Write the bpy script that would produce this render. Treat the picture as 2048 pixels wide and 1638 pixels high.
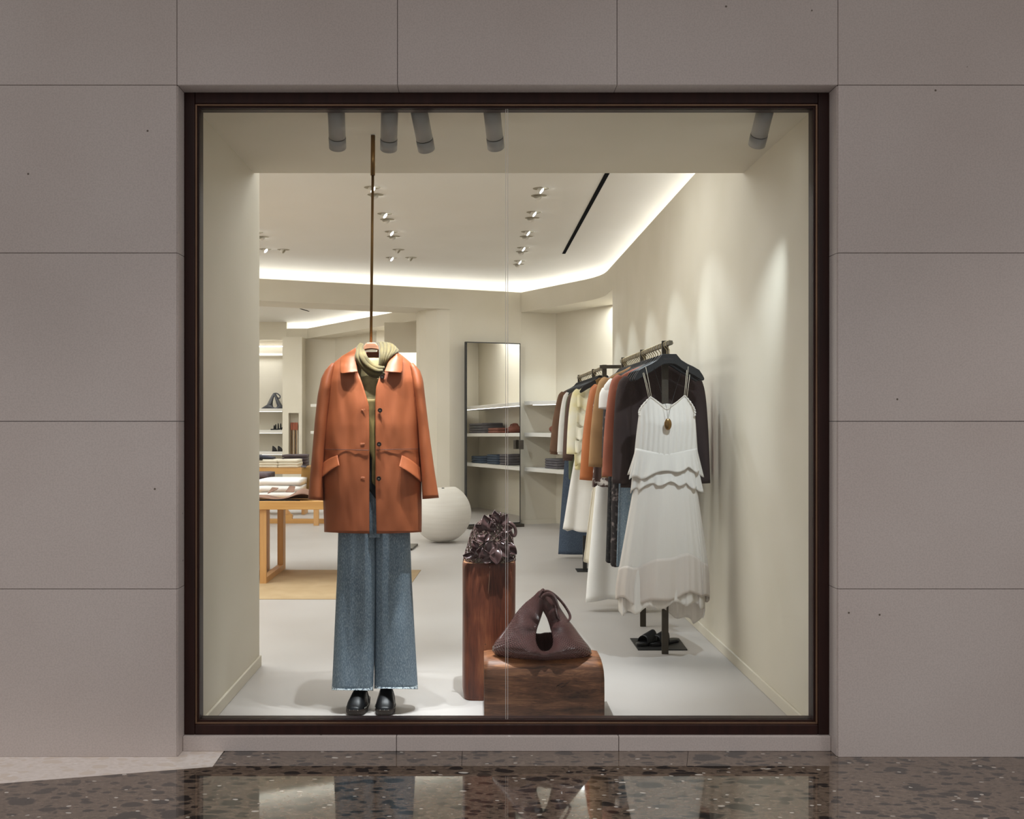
import bpy, math, random
from mathutils import Vector, Matrix, noise
R = math.radians
PI = math.pi
random.seed(7)
for _o in list(bpy.data.objects):
    bpy.data.objects.remove(_o)
SC = bpy.context.scene
COL = SC.collection

# ------------------------------------------------------------------ camera
F, CX, CY, CH = 2080.0, 950.0, 835.0, 1.30      # focal (px of 2048), axis pixel, camera height
cam_d = bpy.data.cameras.new('camera')
cam = bpy.data.objects.new('camera', cam_d); COL.objects.link(cam)
cam.location = (0, 0, CH); cam.rotation_euler = (R(90), 0, 0)
cam_d.sensor_width = 36; cam_d.lens = F * 36 / 2048
cam_d.shift_x = 74 / 2048; cam_d.shift_y = 16 / 2048
cam_d.clip_start = 0.05; cam_d.clip_end = 100
SC.camera = cam
# ------------------------------------------------------------------ world, exposure
SC.view_settings.view_transform = 'Standard'; SC.view_settings.look = 'None'
SC.view_settings.gamma = 1; SC.view_settings.use_curve_mapping = False
SC.view_settings.exposure = 0.0
wd = bpy.data.worlds.new('world'); SC.world = wd; wd.use_nodes = True
wd.node_tree.nodes['Background'].inputs[0].default_value = (1.0, 0.962, 0.95, 1)
wd.node_tree.nodes['Background'].inputs[1].default_value = 0.50

def area(name, loc, rot, sx, sy, power, color=(1, 1, 1)):
    l = bpy.data.lights.new(name, 'AREA'); l.shape = 'RECTANGLE'; l.size = sx; l.size_y = sy
    l.energy = power; l.color = color
    o = bpy.data.objects.new(name, l); COL.objects.link(o); o.location = loc; o.rotation_euler = rot
    return o
def spot(name, loc, tgt, power, angle=40, blend=0.5, size=0.03, color=(.92, .965, 1)):
    l = bpy.data.lights.new(name, 'SPOT'); l.energy = power; l.spot_size = R(angle); l.spot_blend = blend
    l.shadow_soft_size = size; l.color = color
    o = bpy.data.objects.new(name, l); COL.objects.link(o); o.location = loc
    d = Vector(tgt) - Vector(loc); o.rotation_euler = d.to_track_quat('-Z', 'Y').to_euler()
    return o
# added fill lights, out of view (hidden left part of the room, and above the beam)
area('shop_left_fill', (-3.4, 8.0, 2.93), (0, 0, 0), 2.2, 4.0, 145, (.96, .985, 1))
area('shop_far_fill', (-4.2, 14.0, 2.86), (0, 0, 0), 2.5, 3.0, 95, (.96, .985, 1))
area('shop_front_fill', (-.4, 6.3, 2.96), (0, 0, 0), 2.6, 1.2, 38, (.96, .985, 1))
area('niche_fill', (1.75, 11.3, 2.56), (0, 0, 0), 1.3, 1.0, 34, (.96, .985, 1))  # added fill that brightens the niche and the mirror
COOL = (.80, .91, 1.0)
# window tube spots
spot('tube_lamp', (-.588, 4.31, 2.39), (-.52, 4.66, .85), 88, 44, 1, .012)
spot('tube_lamp', (-.366, 4.31, 2.39), (-.42, 4.70, 0.4), 110, 34, 1, .012)
spot('tube_lamp', (-.205, 4.33, 2.38), (-.36, 4.66, 0.85), 62, 42, 1, .012)
spot('tube_lamp', (.085, 4.32, 2.39), (.24, 4.78, 0.20), 200, 46, .9, .012)
spot('tube_lamp', (1.20, 4.36, 2.40), (1.03, 5.62, .7), 95, 58, 1, .012, COOL)

for _x in (-2.4, -.9, .6, 2.1):
    spot('mall_floor_fill', (_x, 2.9, 3.45), (_x, 3.1, 0), 75, 70, 1, .05, (1, .96, .94))  # unseen spots added to brighten the mall floor

# ------------------------------------------------------------------ helpers
def P(px, py, D):
    return Vector(((px - CX) * D / F, D, CH - (py - CY) * D / F))
def PX(px, D): return (px - CX) * D / F
def PZ(py, D): return CH - (py - CY) * D / F
def lerp(a, b, t): return a + (b - a) * t
def interp(tab, x):
    """piecewise-linear over sorted table [(x, v...)]"""
    if x <= tab[0][0]: return tab[0][1:]
    for a, b in zip(tab, tab[1:]):
        if x <= b[0]:
            t = (x - a[0]) / (b[0] - a[0]) if b[0] != a[0] else 0
            return tuple(lerp(p, q, t) for p, q in zip(a[1:], b[1:]))
    return tab[-1][1:]
def smooth_tab(tab, x):
    if x <= tab[0][0]: return tab[0][1:]
    n = len(tab)
    for i in range(n - 1):
        a, b = tab[i], tab[i + 1]
        if x <= b[0]:
            t = (x - a[0]) / (b[0] - a[0])
            p, q = tab[max(i - 1, 0)], tab[min(i + 2, n - 1)]
            out = []
            for k in range(1, len(a)):
                m0 = (b[k] - p[k]) / (b[0] - p[0]) * (b[0] - a[0]) if b[0] != p[0] else 0
                m1 = (q[k] - a[k]) / (q[0] - a[0]) * (b[0] - a[0]) if q[0] != a[0] else 0
                t2, t3 = t * t, t * t * t
                out.append((2*t3-3*t2+1)*a[k] + (t3-2*t2+t)*m0 + (-2*t3+3*t2)*b[k] + (t3-t2)*m1)
            return tuple(out)
    return tab[-1][1:]
def catmull(pts, n):
    """n points along a smooth curve through pts (list of Vectors)"""
    out = []; m = len(pts) - 1
    for i in range(n):
        s = i / (n - 1) * m; k = min(int(s), m - 1); t = s - k
        p0, p1, p2, p3 = pts[max(k-1, 0)], pts[k], pts[k+1], pts[min(k+2, m)]
        out.append(0.5 * ((2*p1) + (p2-p0)*t + (2*p0-5*p1+4*p2-p3)*t*t + (3*p1-p0-3*p2+p3)*t*t*t))
    return out

class MB:
    """collects geometry of ONE mesh object"""
    def __init__(s): s.v = []; s.f = []; s.uv = {}; s.sm = []
    def add(s, vs, fs, smooth=False, uvs=None):
        b = len(s.v); s.v += [Vector(v) for v in vs]
        for f in fs:
            s.f.append([i + b for i in f]); s.sm.append(smooth)
        if uvs:
            for i, u in enumerate(uvs): s.uv[b + i] = u
        return s
    def box(s, x0, x1, y0, y1, z0, z1):
        return s.add([(x0,y0,z0),(x1,y0,z0),(x1,y1,z0),(x0,y1,z0),(x0,y0,z1),(x1,y0,z1),(x1,y1,z1),(x0,y1,z1)],
            [(3,2,1,0),(4,5,6,7),(0,1,5,4),(1,2,6,5),(2,3,7,6),(3,0,4,7)])
    def prism(s, pts, z0, z1):
        n = len(pts)
        a = sum(pts[i][0]*pts[(i+1)%n][1]-pts[(i+1)%n][0]*pts[i][1] for i in range(n))
        if a < 0: pts = pts[::-1]
        vs = [(p[0],p[1],z0) for p in pts] + [(p[0],p[1],z1) for p in pts]
        fs = [tuple(range(n))[::-1], tuple(range(n, 2*n))] + [(i,(i+1)%n,n+(i+1)%n,n+i) for i in range(n)]
        return s.add(vs, fs)
    def prism_xz(s, pts, y0, y1):
        n = len(pts)
        vs = [(p[0],y0,p[1]) for p in pts] + [(p[0],y1,p[1]) for p in pts]
        return s.add(vs, [tuple(range(n)), tuple(range(n, 2*n))[::-1]] + [(i,n+i,n+(i+1)%n,(i+1)%n) for i in range(n)])
    def bar(s, a, b, w, h, up=(0,0,1)):
        a, b = Vector(a), Vector(b); d = (b-a).normalized(); u = Vector(up)
        x = d.cross(u)
        if x.length < 1e-5: x = d.cross(Vector((1,0,0)))
        x.normalize(); u = x.cross(d).normalized(); vs = []
        for p in (a, b):
            for i, j in ((-1,-1),(1,-1),(1,1),(-1,1)): vs.append(p + x*(i*w/2) + u*(j*h/2))
        return s.add(vs, [(0,1,2,3),(7,6,5,4),(0,4,5,1),(1,5,6,2),(2,6,7,3),(3,7,4,0)])
    def tube(s, path, r, n=8, cap=True, ry=None):
        """sweep; r number or function(t)"""
        path = [Vector(p) for p in path]; m = len(path); prev = None; vs = []; uvs = []
        for i, p in enumerate(path):
            d = (path[min(i+1,m-1)] - path[max(i-1,0)]).normalized()
            if prev is None:
                x = d.cross(Vector((0,1,0)))
                if x.length < .1: x = d.cross(Vector((1,0,0)))
            else: x = prev - d*prev.dot(d)
            x.normalize(); prev = x; y = d.cross(x)
            t = i/(m-1); rr = r(t) if callable(r) else r
            r2 = rr if ry is None else (ry(t) if callable(ry) else ry)
            for k in range(n):
                a = 2*PI*k/n; vs.append(p + x*(math.cos(a)*rr) + y*(math.sin(a)*r2)); uvs.append((k/n, t))
        fs = [(i*n+k, i*n+(k+1)%n, (i+1)*n+(k+1)%n, (i+1)*n+k) for i in range(m-1) for k in range(n)]
        if cap: fs += [tuple(range(n))[::-1], tuple(range((m-1)*n, m*n))]
        return s.add(vs, fs, True, uvs)
    def loft(s, rings, cap0=False, cap1=False, smooth=True):
        n = len(rings[0]); m = len(rings); vs = [v for r in rings for v in r]
        uvs = [(k/n, i/(m-1)) for i in range(m) for k in range(n)]
        fs = [(i*n+k, i*n+(k+1)%n, (i+1)*n+(k+1)%n, (i+1)*n+k) for i in range(m-1) for k in range(n)]
        if cap0: fs.append(tuple(range(n))[::-1])
        if cap1: fs.append(tuple(range((m-1)*n, m*n)))
        return s.add(vs, fs, smooth, uvs)
    def grid(s, f, nu, nv, smooth=True, closed=False):
        vs = []; uvs = []
        for j in range(nv+1):
            for i in range(nu if closed else nu+1):
                vs.append(f(i/nu, j/nv)); uvs.append((i/nu, j/nv))
        w = nu if closed else nu+1; fs = []
        for j in range(nv):
            for i in range(nu):
                i2 = (i+1) % w if closed else i+1
                fs.append((j*w+i, j*w+i2, (j+1)*w+i2, (j+1)*w+i))
        return s.add(vs, fs, smooth, uvs)
    def cyl(s, a, b, r, n=20, r2=None):
        a, b = Vector(a), Vector(b)
        return s.tube2(a, b, r, r if r2 is None else r2, n)
    def tube2(s, a, b, r0, r1, n):
        d = (b-a).normalized(); x = d.cross(Vector((0,1,0)))
        if x.length < .1: x = d.cross(Vector((1,0,0)))
        x.normalize(); y = d.cross(x)
        vs = [a + x*(math.cos(2*PI*k/n)*r0)+y*(math.sin(2*PI*k/n)*r0) for k in range(n)]
        vs += [b + x*(math.cos(2*PI*k/n)*r1)+y*(math.sin(2*PI*k/n)*r1) for k in range(n)]
        b0 = len(s.v); s.v += vs
        for k in range(n): s.f.append([b0+k, b0+(k+1)%n, b0+n+(k+1)%n, b0+n+k]); s.sm.append(True)
        s.f.append([b0+k for k in range(n)][::-1]); s.sm.append(False)
        s.f.append([b0+n+k for k in range(n)]); s.sm.append(False)
        return s
    def ball(s, c, rx, ry, rz, nu=20, nv=12, fn=None):
        def g(u, v):
            a = 2*PI*u; b = PI*(v-.5)
            p = Vector((math.cos(a)*math.cos(b)*rx, math.sin(a)*math.cos(b)*ry, math.sin(b)*rz))
            if fn: p = fn(p, u, v)
            return Vector(c) + p
        return s.grid(g, nu, nv, True, True)
    def build(s, name, mat, parent=None, bevel=0, solid=0, sub=0, origin=None, weld=False):
        me = bpy.data.meshes.new(name)
        o0 = Vector(origin) if origin is not None else Vector((0,0,0))
        me.from_pydata([tuple(v - o0) for v in s.v], [], s.f); me.materials.append(mat)
        me.polygons.foreach_set('use_smooth', s.sm)
        if s.uv:
            ul = me.uv_layers.new(name='UVMap')
            for l in me.loops: ul.data[l.index].uv = s.uv.get(l.vertex_index, (0, 0))
        me.update()
        ob = bpy.data.objects.new(name, me); COL.objects.link(ob); ob.location = o0
        if parent is not None:
            ob.parent = parent
            ob.matrix_parent_inverse = Matrix.Translation(-wloc(parent))
        if weld:
            m = ob.modifiers.new('w', 'WELD'); m.merge_threshold = .0004
        if solid:
            m = ob.modifiers.new('s', 'SOLIDIFY'); m.thickness = abs(solid); m.offset = -1 if solid > 0 else 1
        if bevel:
            m = ob.modifiers.new('b', 'BEVEL'); m.width = bevel; m.segments = 2; m.limit_method = 'ANGLE'
        if sub:
            m = ob.modifiers.new('u', 'SUBSURF'); m.levels = sub; m.render_levels = sub
        return ob
def wloc(o):
    l = Vector(o.location); 
    return l + (wloc(o.parent) + o.matrix_parent_inverse.translation if o.parent else Vector((0,0,0)))
def tag(o, label=None, cat=None, group=None, kind=None):
    if label: o['label'] = label
    if cat: o['category'] = cat
    if group: o['group'] = group
    if kind: o['kind'] = kind
    return o
def thing(name, label, cat, loc, group=None):
    o = bpy.data.objects.new(name, None); COL.objects.link(o); o.location = loc
    o.empty_display_size = .05
    return tag(o, label, cat, group)
def struct(o): o['kind'] = 'structure'; return o
def dup(o, delta, label=None):
    c = o.copy(); COL.objects.link(c); c.location = Vector(o.location) + Vector(delta)
    if label: c['label'] = label
    for ch in list(o.children):
        d = ch.copy(); COL.objects.link(d); d.parent = c; d.matrix_parent_inverse = ch.matrix_parent_inverse.copy()
        for g in list(ch.children):
            e = g.copy(); COL.objects.link(e); e.parent = d; e.matrix_parent_inverse = g.matrix_parent_inverse.copy()
    return c
ORD = ['first','second','third','fourth','fifth','sixth','seventh','eighth','ninth','tenth','eleventh','twelfth','thirteenth',
       'fourteenth','fifteenth','sixteenth','seventeenth','eighteenth','nineteenth','twentieth','twenty-first','twenty-second',
       'twenty-third','twenty-fourth','twenty-fifth','twenty-sixth','twenty-seventh','twenty-eighth','twenty-ninth','thirtieth']

# ------------------------------------------------------------------ materials
def lin(c):
    return tuple(((x/255)/12.92 if x/255 <= .04045 else ((x/255+.055)/1.055)**2.4) for x in c) + (1,)
def base_mat(name):
    m = bpy.data.materials.new(name); m.use_nodes = True; nt = m.node_tree
    return m, nt, nt.nodes['Principled BSDF']
def N(nt, t, **kw):
    n = nt.nodes.new(t)
    for k, v in kw.items():
        if k in n.inputs: n.inputs[k].default_value = v
        else: setattr(n, k, v)
    return n
def coords(nt, scale=(1,1,1), kind='Object', rot=(0,0,0)):
    tc = nt.nodes.new('ShaderNodeTexCoord'); mp = nt.nodes.new('ShaderNodeMapping')
    mp.inputs['Scale'].default_value = scale; mp.inputs['Rotation'].default_value = rot
    nt.links.new(tc.outputs[kind], mp.inputs[0]); return mp.outputs[0]
def ramp(nt, fac, stops):
    r = nt.nodes.new('ShaderNodeValToRGB'); e = r.color_ramp.elements
    while len(e) < len(stops): e.new(.5)
    for i, (p, c) in enumerate(stops):
        e[i].position = p; e[i].color = c if len(c) == 4 else lin(c)
    nt.links.new(fac, r.inputs[0]); return r.outputs[0]
def bump(nt, bs, h, strength=.2, dist=.01):
    b = nt.nodes.new('ShaderNodeBump'); b.inputs['Strength'].default_value = strength; b.inputs['Distance'].default_value = dist
    nt.links.new(h, b.inputs['Height']); nt.links.new(b.outputs[0], bs.inputs['Normal'])
def noisy(name, c1, c2, scale=6, rough=.6, metal=0, stretch=(1,1,1), bstr=.0, bscale=None, detail=5, lo=.3, hi=.7, spec=.5, sheen=0, coat=0):
    m, nt, bs = base_mat(name)
    v = coords(nt, stretch)
    n = N(nt, 'ShaderNodeTexNoise', Scale=scale, Detail=detail); nt.links.new(v, n.inputs[0])
    nt.links.new(ramp(nt, n.outputs[0], [(lo, c1), (hi, c2)]), bs.inputs['Base Color'])
    bs.inputs['Roughness'].default_value = rough; bs.inputs['Metallic'].default_value = metal
    bs.inputs['Specular IOR Level'].default_value = spec
    if sheen: bs.inputs['Sheen Weight'].default_value = sheen
    if coat: bs.inputs['Coat Weight'].default_value = coat; bs.inputs['Coat Roughness'].default_value = .15
    if bstr:
        n2 = N(nt, 'ShaderNodeTexNoise', Scale=bscale or scale*4, Detail=4); nt.links.new(v, n2.inputs[0])
        bump(nt, bs, n2.outputs[0], bstr, .004)
    return m
M = {}
M['plaster'] = noisy('plaster', (210,202,184), (217,209,193), 2.2, .75, bstr=.05, bscale=18)
M['plaster_white'] = noisy('plaster_white', (224,220,212), (228,224,217), 2, .8)
M['shop_floor'] = noisy('shop_floor', (182,176,171), (192,187,183), 1.4, .42, bstr=.03, bscale=30, detail=8, spec=.35)
M['rug'] = noisy('rug', (176,150,112), (188,163,126), 5, .8)
M['frame_wood'] = noisy('frame_wood', (38,17,13), (52,25,19), 5, .45, stretch=(6,6,.5), bstr=.08, bscale=60, spec=.3)
M['bead'] = noisy('bead', (120,92,72), (140,110,88), 5, .3, metal=.6)
M['tube_grey'] = noisy('tube_grey', (158,154,148), (166,162,156), 3, .5)
M['recess'] = noisy('recess', (150,142,122), (160,152,132), 3, .7)
M['brass'] = noisy('brass', (122,92,52), (142,108,62), 20, .4, metal=.85, stretch=(1,1,.1))
M['dark_metal'] = noisy('dark_metal', (66,60,52), (78,71,61), 12, .42, metal=.55)
M['rail_metal'] = noisy('rail_metal', (104,97,84), (122,113,98), 12, .38, metal=.7)
M['black_plate'] = noisy('black_plate', (38,38,38), (52,51,50), 10, .5, metal=.3)
M['hook'] = noisy('hook', (170,156,126), (190,174,142), 12, .35, metal=.7)
M['hanger_black'] = noisy('hanger_black', (13,13,14), (19,19,20), 10, .42, spec=.5)
M['hanger_wood'] = noisy('hanger_wood', (150,104,78), (176,124,94), 10, .45, stretch=(1,1,8))
M['black_leather'] = noisy('black_leather', (14,15,17), (22,23,26), 8, .4, bstr=.1, bscale=60, spec=.3)
M['clog_sole'] = noisy('clog_sole', (34,25,20), (48,36,28), 10, .6)
M['stud'] = noisy('stud', (170,165,155), (190,185,175), 10, .25, metal=1)
M['button'] = noisy('button', (28,17,12), (46,28,20), 10, .12)
M['orange_leather'] = noisy('orange_leather', (148,79,46), (166,92,55), 3.2, .5, bstr=.07, bscale=90, spec=.35)
M['orange_dark'] = noisy('orange_dark', (60,28,20), (70,34,24), 6, .6)
M['buttonhole'] = noisy('buttonhole', (190,120,84), (200,130,92), 6, .5)
M['scarf'] = noisy('scarf', (70,60,27), (112,95,48), 22, .75, detail=8, bstr=.2, bscale=60, sheen=.2)
M['tunic'] = noisy('tunic', (128,114,78), (170,154,108), 30, .8, detail=8, bstr=.1)
M['tunic_yellow'] = noisy('tunic_yellow', (96,78,38), (158,136,78), 12, .8, detail=8, bstr=.1)
M['black_cloth'] = noisy('black_cloth', (22,20,20), (32,30,30), 20, .8)
M['oak'] = noisy('oak', (192,140,76), (214,164,98), 3, .5, stretch=(.6,8,8), bstr=.05)
M['oak_leg'] = noisy('oak_leg', (196,146,90), (214,166,108), 3, .5, stretch=(8,8,.6), bstr=.05)
M['white_cloth'] = noisy('white_cloth', (236,233,228), (242,240,236), 12, .85, bstr=.08, bscale=50)
M['cream_cloth'] = noisy('cream_cloth', (228,218,196), (236,227,208), 12, .85, bstr=.08, bscale=50)
M['cream_yellow'] = noisy('cream_yellow', (238,226,170), (242,238,220), 5, .85, bstr=.1, lo=.4, hi=.6)
M['brown_jacket'] = noisy('brown_jacket', (104,74,54), (120,88,66), 14, .8, bstr=.08)
M['dark_brown'] = noisy('dark_brown', (84,62,54), (98,74,64), 14, .85, bstr=.08)
M['green_cloth'] = noisy('green_cloth', (86,92,68), (104,110,84), 14, .85, bstr=.1)
M['tan_suede'] = noisy('tan_suede', (150,112,72), (172,132,88), 8, .75, bstr=.1, bscale=70)
M['leather_tan'] = noisy('leather_tan', (170,96,48), (190,112,60), 6, .5, bstr=.08)
M['rust'] = noisy('rust', (154,84,60), (172,98,72), 8, .7, bstr=.08)
M['velvet'] = noisy('velvet', (50,40,39), (70,58,56), 9, .8, stretch=(2,2,.4), spec=.15)
M['print_dark'] = noisy('print_dark', (44,38,38), (130,118,116), 34, .8, detail=3, lo=.55, hi=.68)
M['print_brown'] = noisy('print_brown', (88,66,60), (232,226,220), 26, .8, detail=3, lo=.55, hi=.62)
M['lace_black'] = noisy('lace_black', (24,23,24), (70,66,64), 60, .85, detail=3, lo=.5, hi=.7)
M['grey_fold'] = noisy('grey_fold', (86,82,86), (104,99,102), 14, .85)
M['plum_fold'] = noisy('plum_fold', (70,58,62), (88,74,76), 14, .85)
M['navy_fold'] = noisy('navy_fold', (48,50,62), (62,64,78), 14, .85)
M['brown_fold'] = noisy('brown_fold', (122,90,72), (144,108,88), 8, .7, bstr=.1)
M['red_brown'] = noisy('red_brown', (116,64,48), (140,80,62), 14, .6, bstr=.1)
M['suede_gold'] = noisy('suede_gold', (98,68,20), (132,95,36), 9, .8, bstr=.1)
M['ceramic'] = noisy('ceramic', (224,218,208), (232,227,218), 3, .55, stretch=(1,1,14), bstr=.1, bscale=6)
M['white_gloss'] = noisy('white_gloss', (232,230,226), (240,238,234), 3, .3)
M['black_slot'] = noisy('black_slot', (6,5,5), (10,9,8), 3, .95, spec=.02)
M['net_leather'] = noisy('net_leather', (84,62,58), (118,90,84), 30, .3, bstr=.15, bscale=60, coat=.3)
M['petal'] = noisy('petal', (68,48,47), (98,73,71), 9, .34, bstr=.08, bscale=60, coat=.25)
M['bag_inner'] = noisy('bag_inner', (54,44,40), (150,138,120), 26, .35, metal=.3)
M['grey_leather'] = noisy('grey_leather', (74,76,82), (94,96,102), 8, .4)
M['lining_green'] = noisy('lining_green', (110,104,66), (130,122,80), 8, .7)
M['copper_print'] = noisy('copper_print', (74,60,58), (80,64,60), 8, .5)
M['joint'] = noisy('joint', (58,54,50), (66,61,56), 8, .8)
M['bone_seam'] = noisy('bone_seam', (226,224,218), (232,230,226), 8, .4)

def emit(name, col, s):
    m, nt, bs = base_mat(name)
    bs.inputs['Base Color'].default_value = (.9,.9,.9,1)
    bs.inputs['Emission Color'].default_value = col + (1,); bs.inputs['Emission Strength'].default_value = s
    return m
M['led'] = emit('led', (.97, .99, 1), 9.5)
M['led_shelf'] = emit('led_shelf', (1, .97, .95), 5)
M['lens'] = emit('lens', (.95, .98, 1), 12)

def stone():
    m, nt, bs = base_mat('limestone'); v = coords(nt, kind='Object')
    n = N(nt, 'ShaderNodeTexNoise', Scale=1.3, Detail=6); nt.links.new(v, n.inputs[0])
    c = ramp(nt, n.outputs[0], [(.3, (202,190,184)), (.7, (211,201,196))])
    f = N(nt, 'ShaderNodeTexNoise', Scale=160, Detail=2); nt.links.new(v, f.inputs[0])
    fc = ramp(nt, f.outputs[0], [(.35, (.86,.86,.86,1)), (.6, (1,1,1,1))])
    mx = N(nt, 'ShaderNodeMix', data_type='RGBA', blend_type='MULTIPLY'); mx.inputs[0].default_value = .7
    nt.links.new(c, mx.inputs[6]); nt.links.new(fc, mx.inputs[7])
    vo = N(nt, 'ShaderNodeTexVoronoi', Scale=9); nt.links.new(v, vo.inputs[0])
    pit = ramp(nt, vo.outputs['Distance'], [(.028, (1,1,1,1)), (.045, (0,0,0,1))])
    sp = nt.nodes.new('ShaderNodeSeparateColor'); nt.links.new(vo.outputs['Color'], sp.inputs[0])
    gt = N(nt, 'ShaderNodeMath', operation='GREATER_THAN'); gt.inputs[1].default_value = .55; nt.links.new(sp.outputs[0], gt.inputs[0])
    mu = N(nt, 'ShaderNodeMath', operation='MULTIPLY'); nt.links.new(pit, mu.inputs[0]); nt.links.new(gt.outputs[0], mu.inputs[1])
    m2 = N(nt, 'ShaderNodeMix', data_type='RGBA'); nt.links.new(mu.outputs[0], m2.inputs[0])
    nt.links.new(mx.outputs[2], m2.inputs[6]); m2.inputs[7].default_value = lin((104,92,82))
    nt.links.new(m2.outputs[2], bs.inputs['Base Color']); bs.inputs['Roughness'].default_value = .7
    bump(nt, bs, f.outputs[0], .08, .002)
    return m
M['limestone'] = stone()

def terrazzo(name, base1, base2, dark, dark2, white, chip=.55, rough=.04, spec=.9):
    m, nt, bs = base_mat(name); v = coords(nt, (.62, 1, 1))
    n0 = N(nt, 'ShaderNodeTexNoise', Scale=9, Detail=2); nt.links.new(v, n0.inputs[0])
    wv = N(nt, 'ShaderNodeVectorMath', operation='MULTIPLY_ADD'); wv.inputs[1].default_value = (.05,.05,.05)
    nt.links.new(n0.outputs['Color'], wv.inputs[0]); nt.links.new(v, wv.inputs[2]); vv = wv.outputs[0]
    n = N(nt, 'ShaderNodeTexNoise', Scale=60, Detail=5); nt.links.new(v, n.inputs[0])
    cur = ramp(nt, n.outputs[0], [(.35, base1), (.65, base2)])
    for sc, thr, rad, col in ((70, .45, .34, dark2), (34, .58, .38, dark), (19, .68, .36, dark), (12, .84, .34, dark), (60, .95, .28, white), (26, .975, .2, white)):
        vo = N(nt, 'ShaderNodeTexVoronoi', Scale=sc); nt.links.new(vv, vo.inputs[0])
        sp = nt.nodes.new('ShaderNodeSeparateColor'); nt.links.new(vo.outputs['Color'], sp.inputs[0])
        g = N(nt, 'ShaderNodeMath', operation='GREATER_THAN'); g.inputs[1].default_value = thr; nt.links.new(sp.outputs[0], g.inputs[0])
        l = ramp(nt, vo.outputs['Distance'], [(rad, (1,1,1,1)), (rad+.05, (0,0,0,1))])
        mu = N(nt, 'ShaderNodeMath', operation='MULTIPLY'); nt.links.new(g.outputs[0], mu.inputs[0]); nt.links.new(l, mu.inputs[1])
        mx = N(nt, 'ShaderNodeMix', data_type='RGBA'); nt.links.new(mu.outputs[0], mx.inputs[0]); nt.links.new(cur, mx.inputs[6])
        mx.inputs[7].default_value = lin(col); cur = mx.outputs[2]
    nt.links.new(cur, bs.inputs['Base Color']); bs.inputs['Roughness'].default_value = rough
    bs.inputs['IOR'].default_value = 1.5 + .95*spec
    return m
M['terrazzo'] = terrazzo('terrazzo', (96,83,72), (116,101,89), (48,45,43), (80,70,62), (196,190,182))
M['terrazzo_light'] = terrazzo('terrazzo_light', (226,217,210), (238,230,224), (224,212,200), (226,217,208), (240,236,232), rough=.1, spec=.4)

def wood(name, dark, mid, light, sc, rough=.45, warp=.6):
    m, nt, bs = base_mat(name); v = coords(nt, sc)
    w = N(nt, 'ShaderNodeTexNoise', Scale=.9, Detail=2); nt.links.new(v, w.inputs[0])
    wv = N(nt, 'ShaderNodeVectorMath', operation='MULTIPLY_ADD'); wv.inputs[1].default_value = (warp,)*3
    nt.links.new(w.outputs['Color'], wv.inputs[0]); nt.links.new(v, wv.inputs[2])
    n = N(nt, 'ShaderNodeTexNoise', Scale=2.2, Detail=9, Roughness=.62); nt.links.new(wv.outputs[0], n.inputs[0])
    n2 = N(nt, 'ShaderNodeTexNoise', Scale=16, Detail=4, Roughness=.6); nt.links.new(wv.outputs[0], n2.inputs[0])
    v3 = coords(nt); n3 = N(nt, 'ShaderNodeTexNoise', Scale=5, Detail=3); nt.links.new(v3, n3.inputs[0])
    ad = N(nt, 'ShaderNodeMix', data_type='FLOAT'); ad.inputs[0].default_value = .3
    nt.links.new(n.outputs[0], ad.inputs[2]); nt.links.new(n2.outputs[0], ad.inputs[3])
    a2 = N(nt, 'ShaderNodeMix', data_type='FLOAT'); a2.inputs[0].default_value = .25
    nt.links.new(ad.outputs[0], a2.inputs[2]); nt.links.new(n3.outputs[0], a2.inputs[3])
    nt.links.new(ramp(nt, a2.outputs[0], [(.36, dark), (.5, mid), (.64, light)]), bs.inputs['Base Color'])
    bs.inputs['Roughness'].default_value = rough
    bump(nt, bs, ad.outputs[0], .3, .004)
    return m
M['log_wood'] = wood('log_wood', (58,30,22), (112,60,40), (158,98,66), (7,7,.8))
M['log_top'] = noisy('log_top', (140,96,66), (170,124,88), 12, .6, bstr=.1)
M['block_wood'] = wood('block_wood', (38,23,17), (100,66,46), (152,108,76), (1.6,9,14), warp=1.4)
def two_tone(m):       # lighter towards the top of the block
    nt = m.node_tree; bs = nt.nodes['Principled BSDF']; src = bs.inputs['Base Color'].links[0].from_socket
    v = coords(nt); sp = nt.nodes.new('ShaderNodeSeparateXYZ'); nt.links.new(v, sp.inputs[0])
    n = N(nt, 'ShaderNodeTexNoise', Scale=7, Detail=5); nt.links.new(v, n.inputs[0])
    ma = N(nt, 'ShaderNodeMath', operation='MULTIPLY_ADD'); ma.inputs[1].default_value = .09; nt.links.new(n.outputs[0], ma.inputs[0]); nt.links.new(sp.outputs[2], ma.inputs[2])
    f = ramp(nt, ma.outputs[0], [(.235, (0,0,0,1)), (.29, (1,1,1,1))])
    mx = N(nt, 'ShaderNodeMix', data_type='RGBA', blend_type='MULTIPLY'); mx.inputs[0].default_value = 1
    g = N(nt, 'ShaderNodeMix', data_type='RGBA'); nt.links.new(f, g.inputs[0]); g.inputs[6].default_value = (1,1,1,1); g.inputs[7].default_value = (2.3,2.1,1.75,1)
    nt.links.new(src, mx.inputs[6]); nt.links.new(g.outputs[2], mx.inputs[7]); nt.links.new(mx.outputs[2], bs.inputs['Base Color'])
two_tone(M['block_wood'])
M['crack'] = noisy('crack', (214,178,146), (224,190,160), 8, .7)
M['crack_dark'] = noisy('crack_dark', (26,16,12), (34,22,16), 8, .8)

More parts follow.
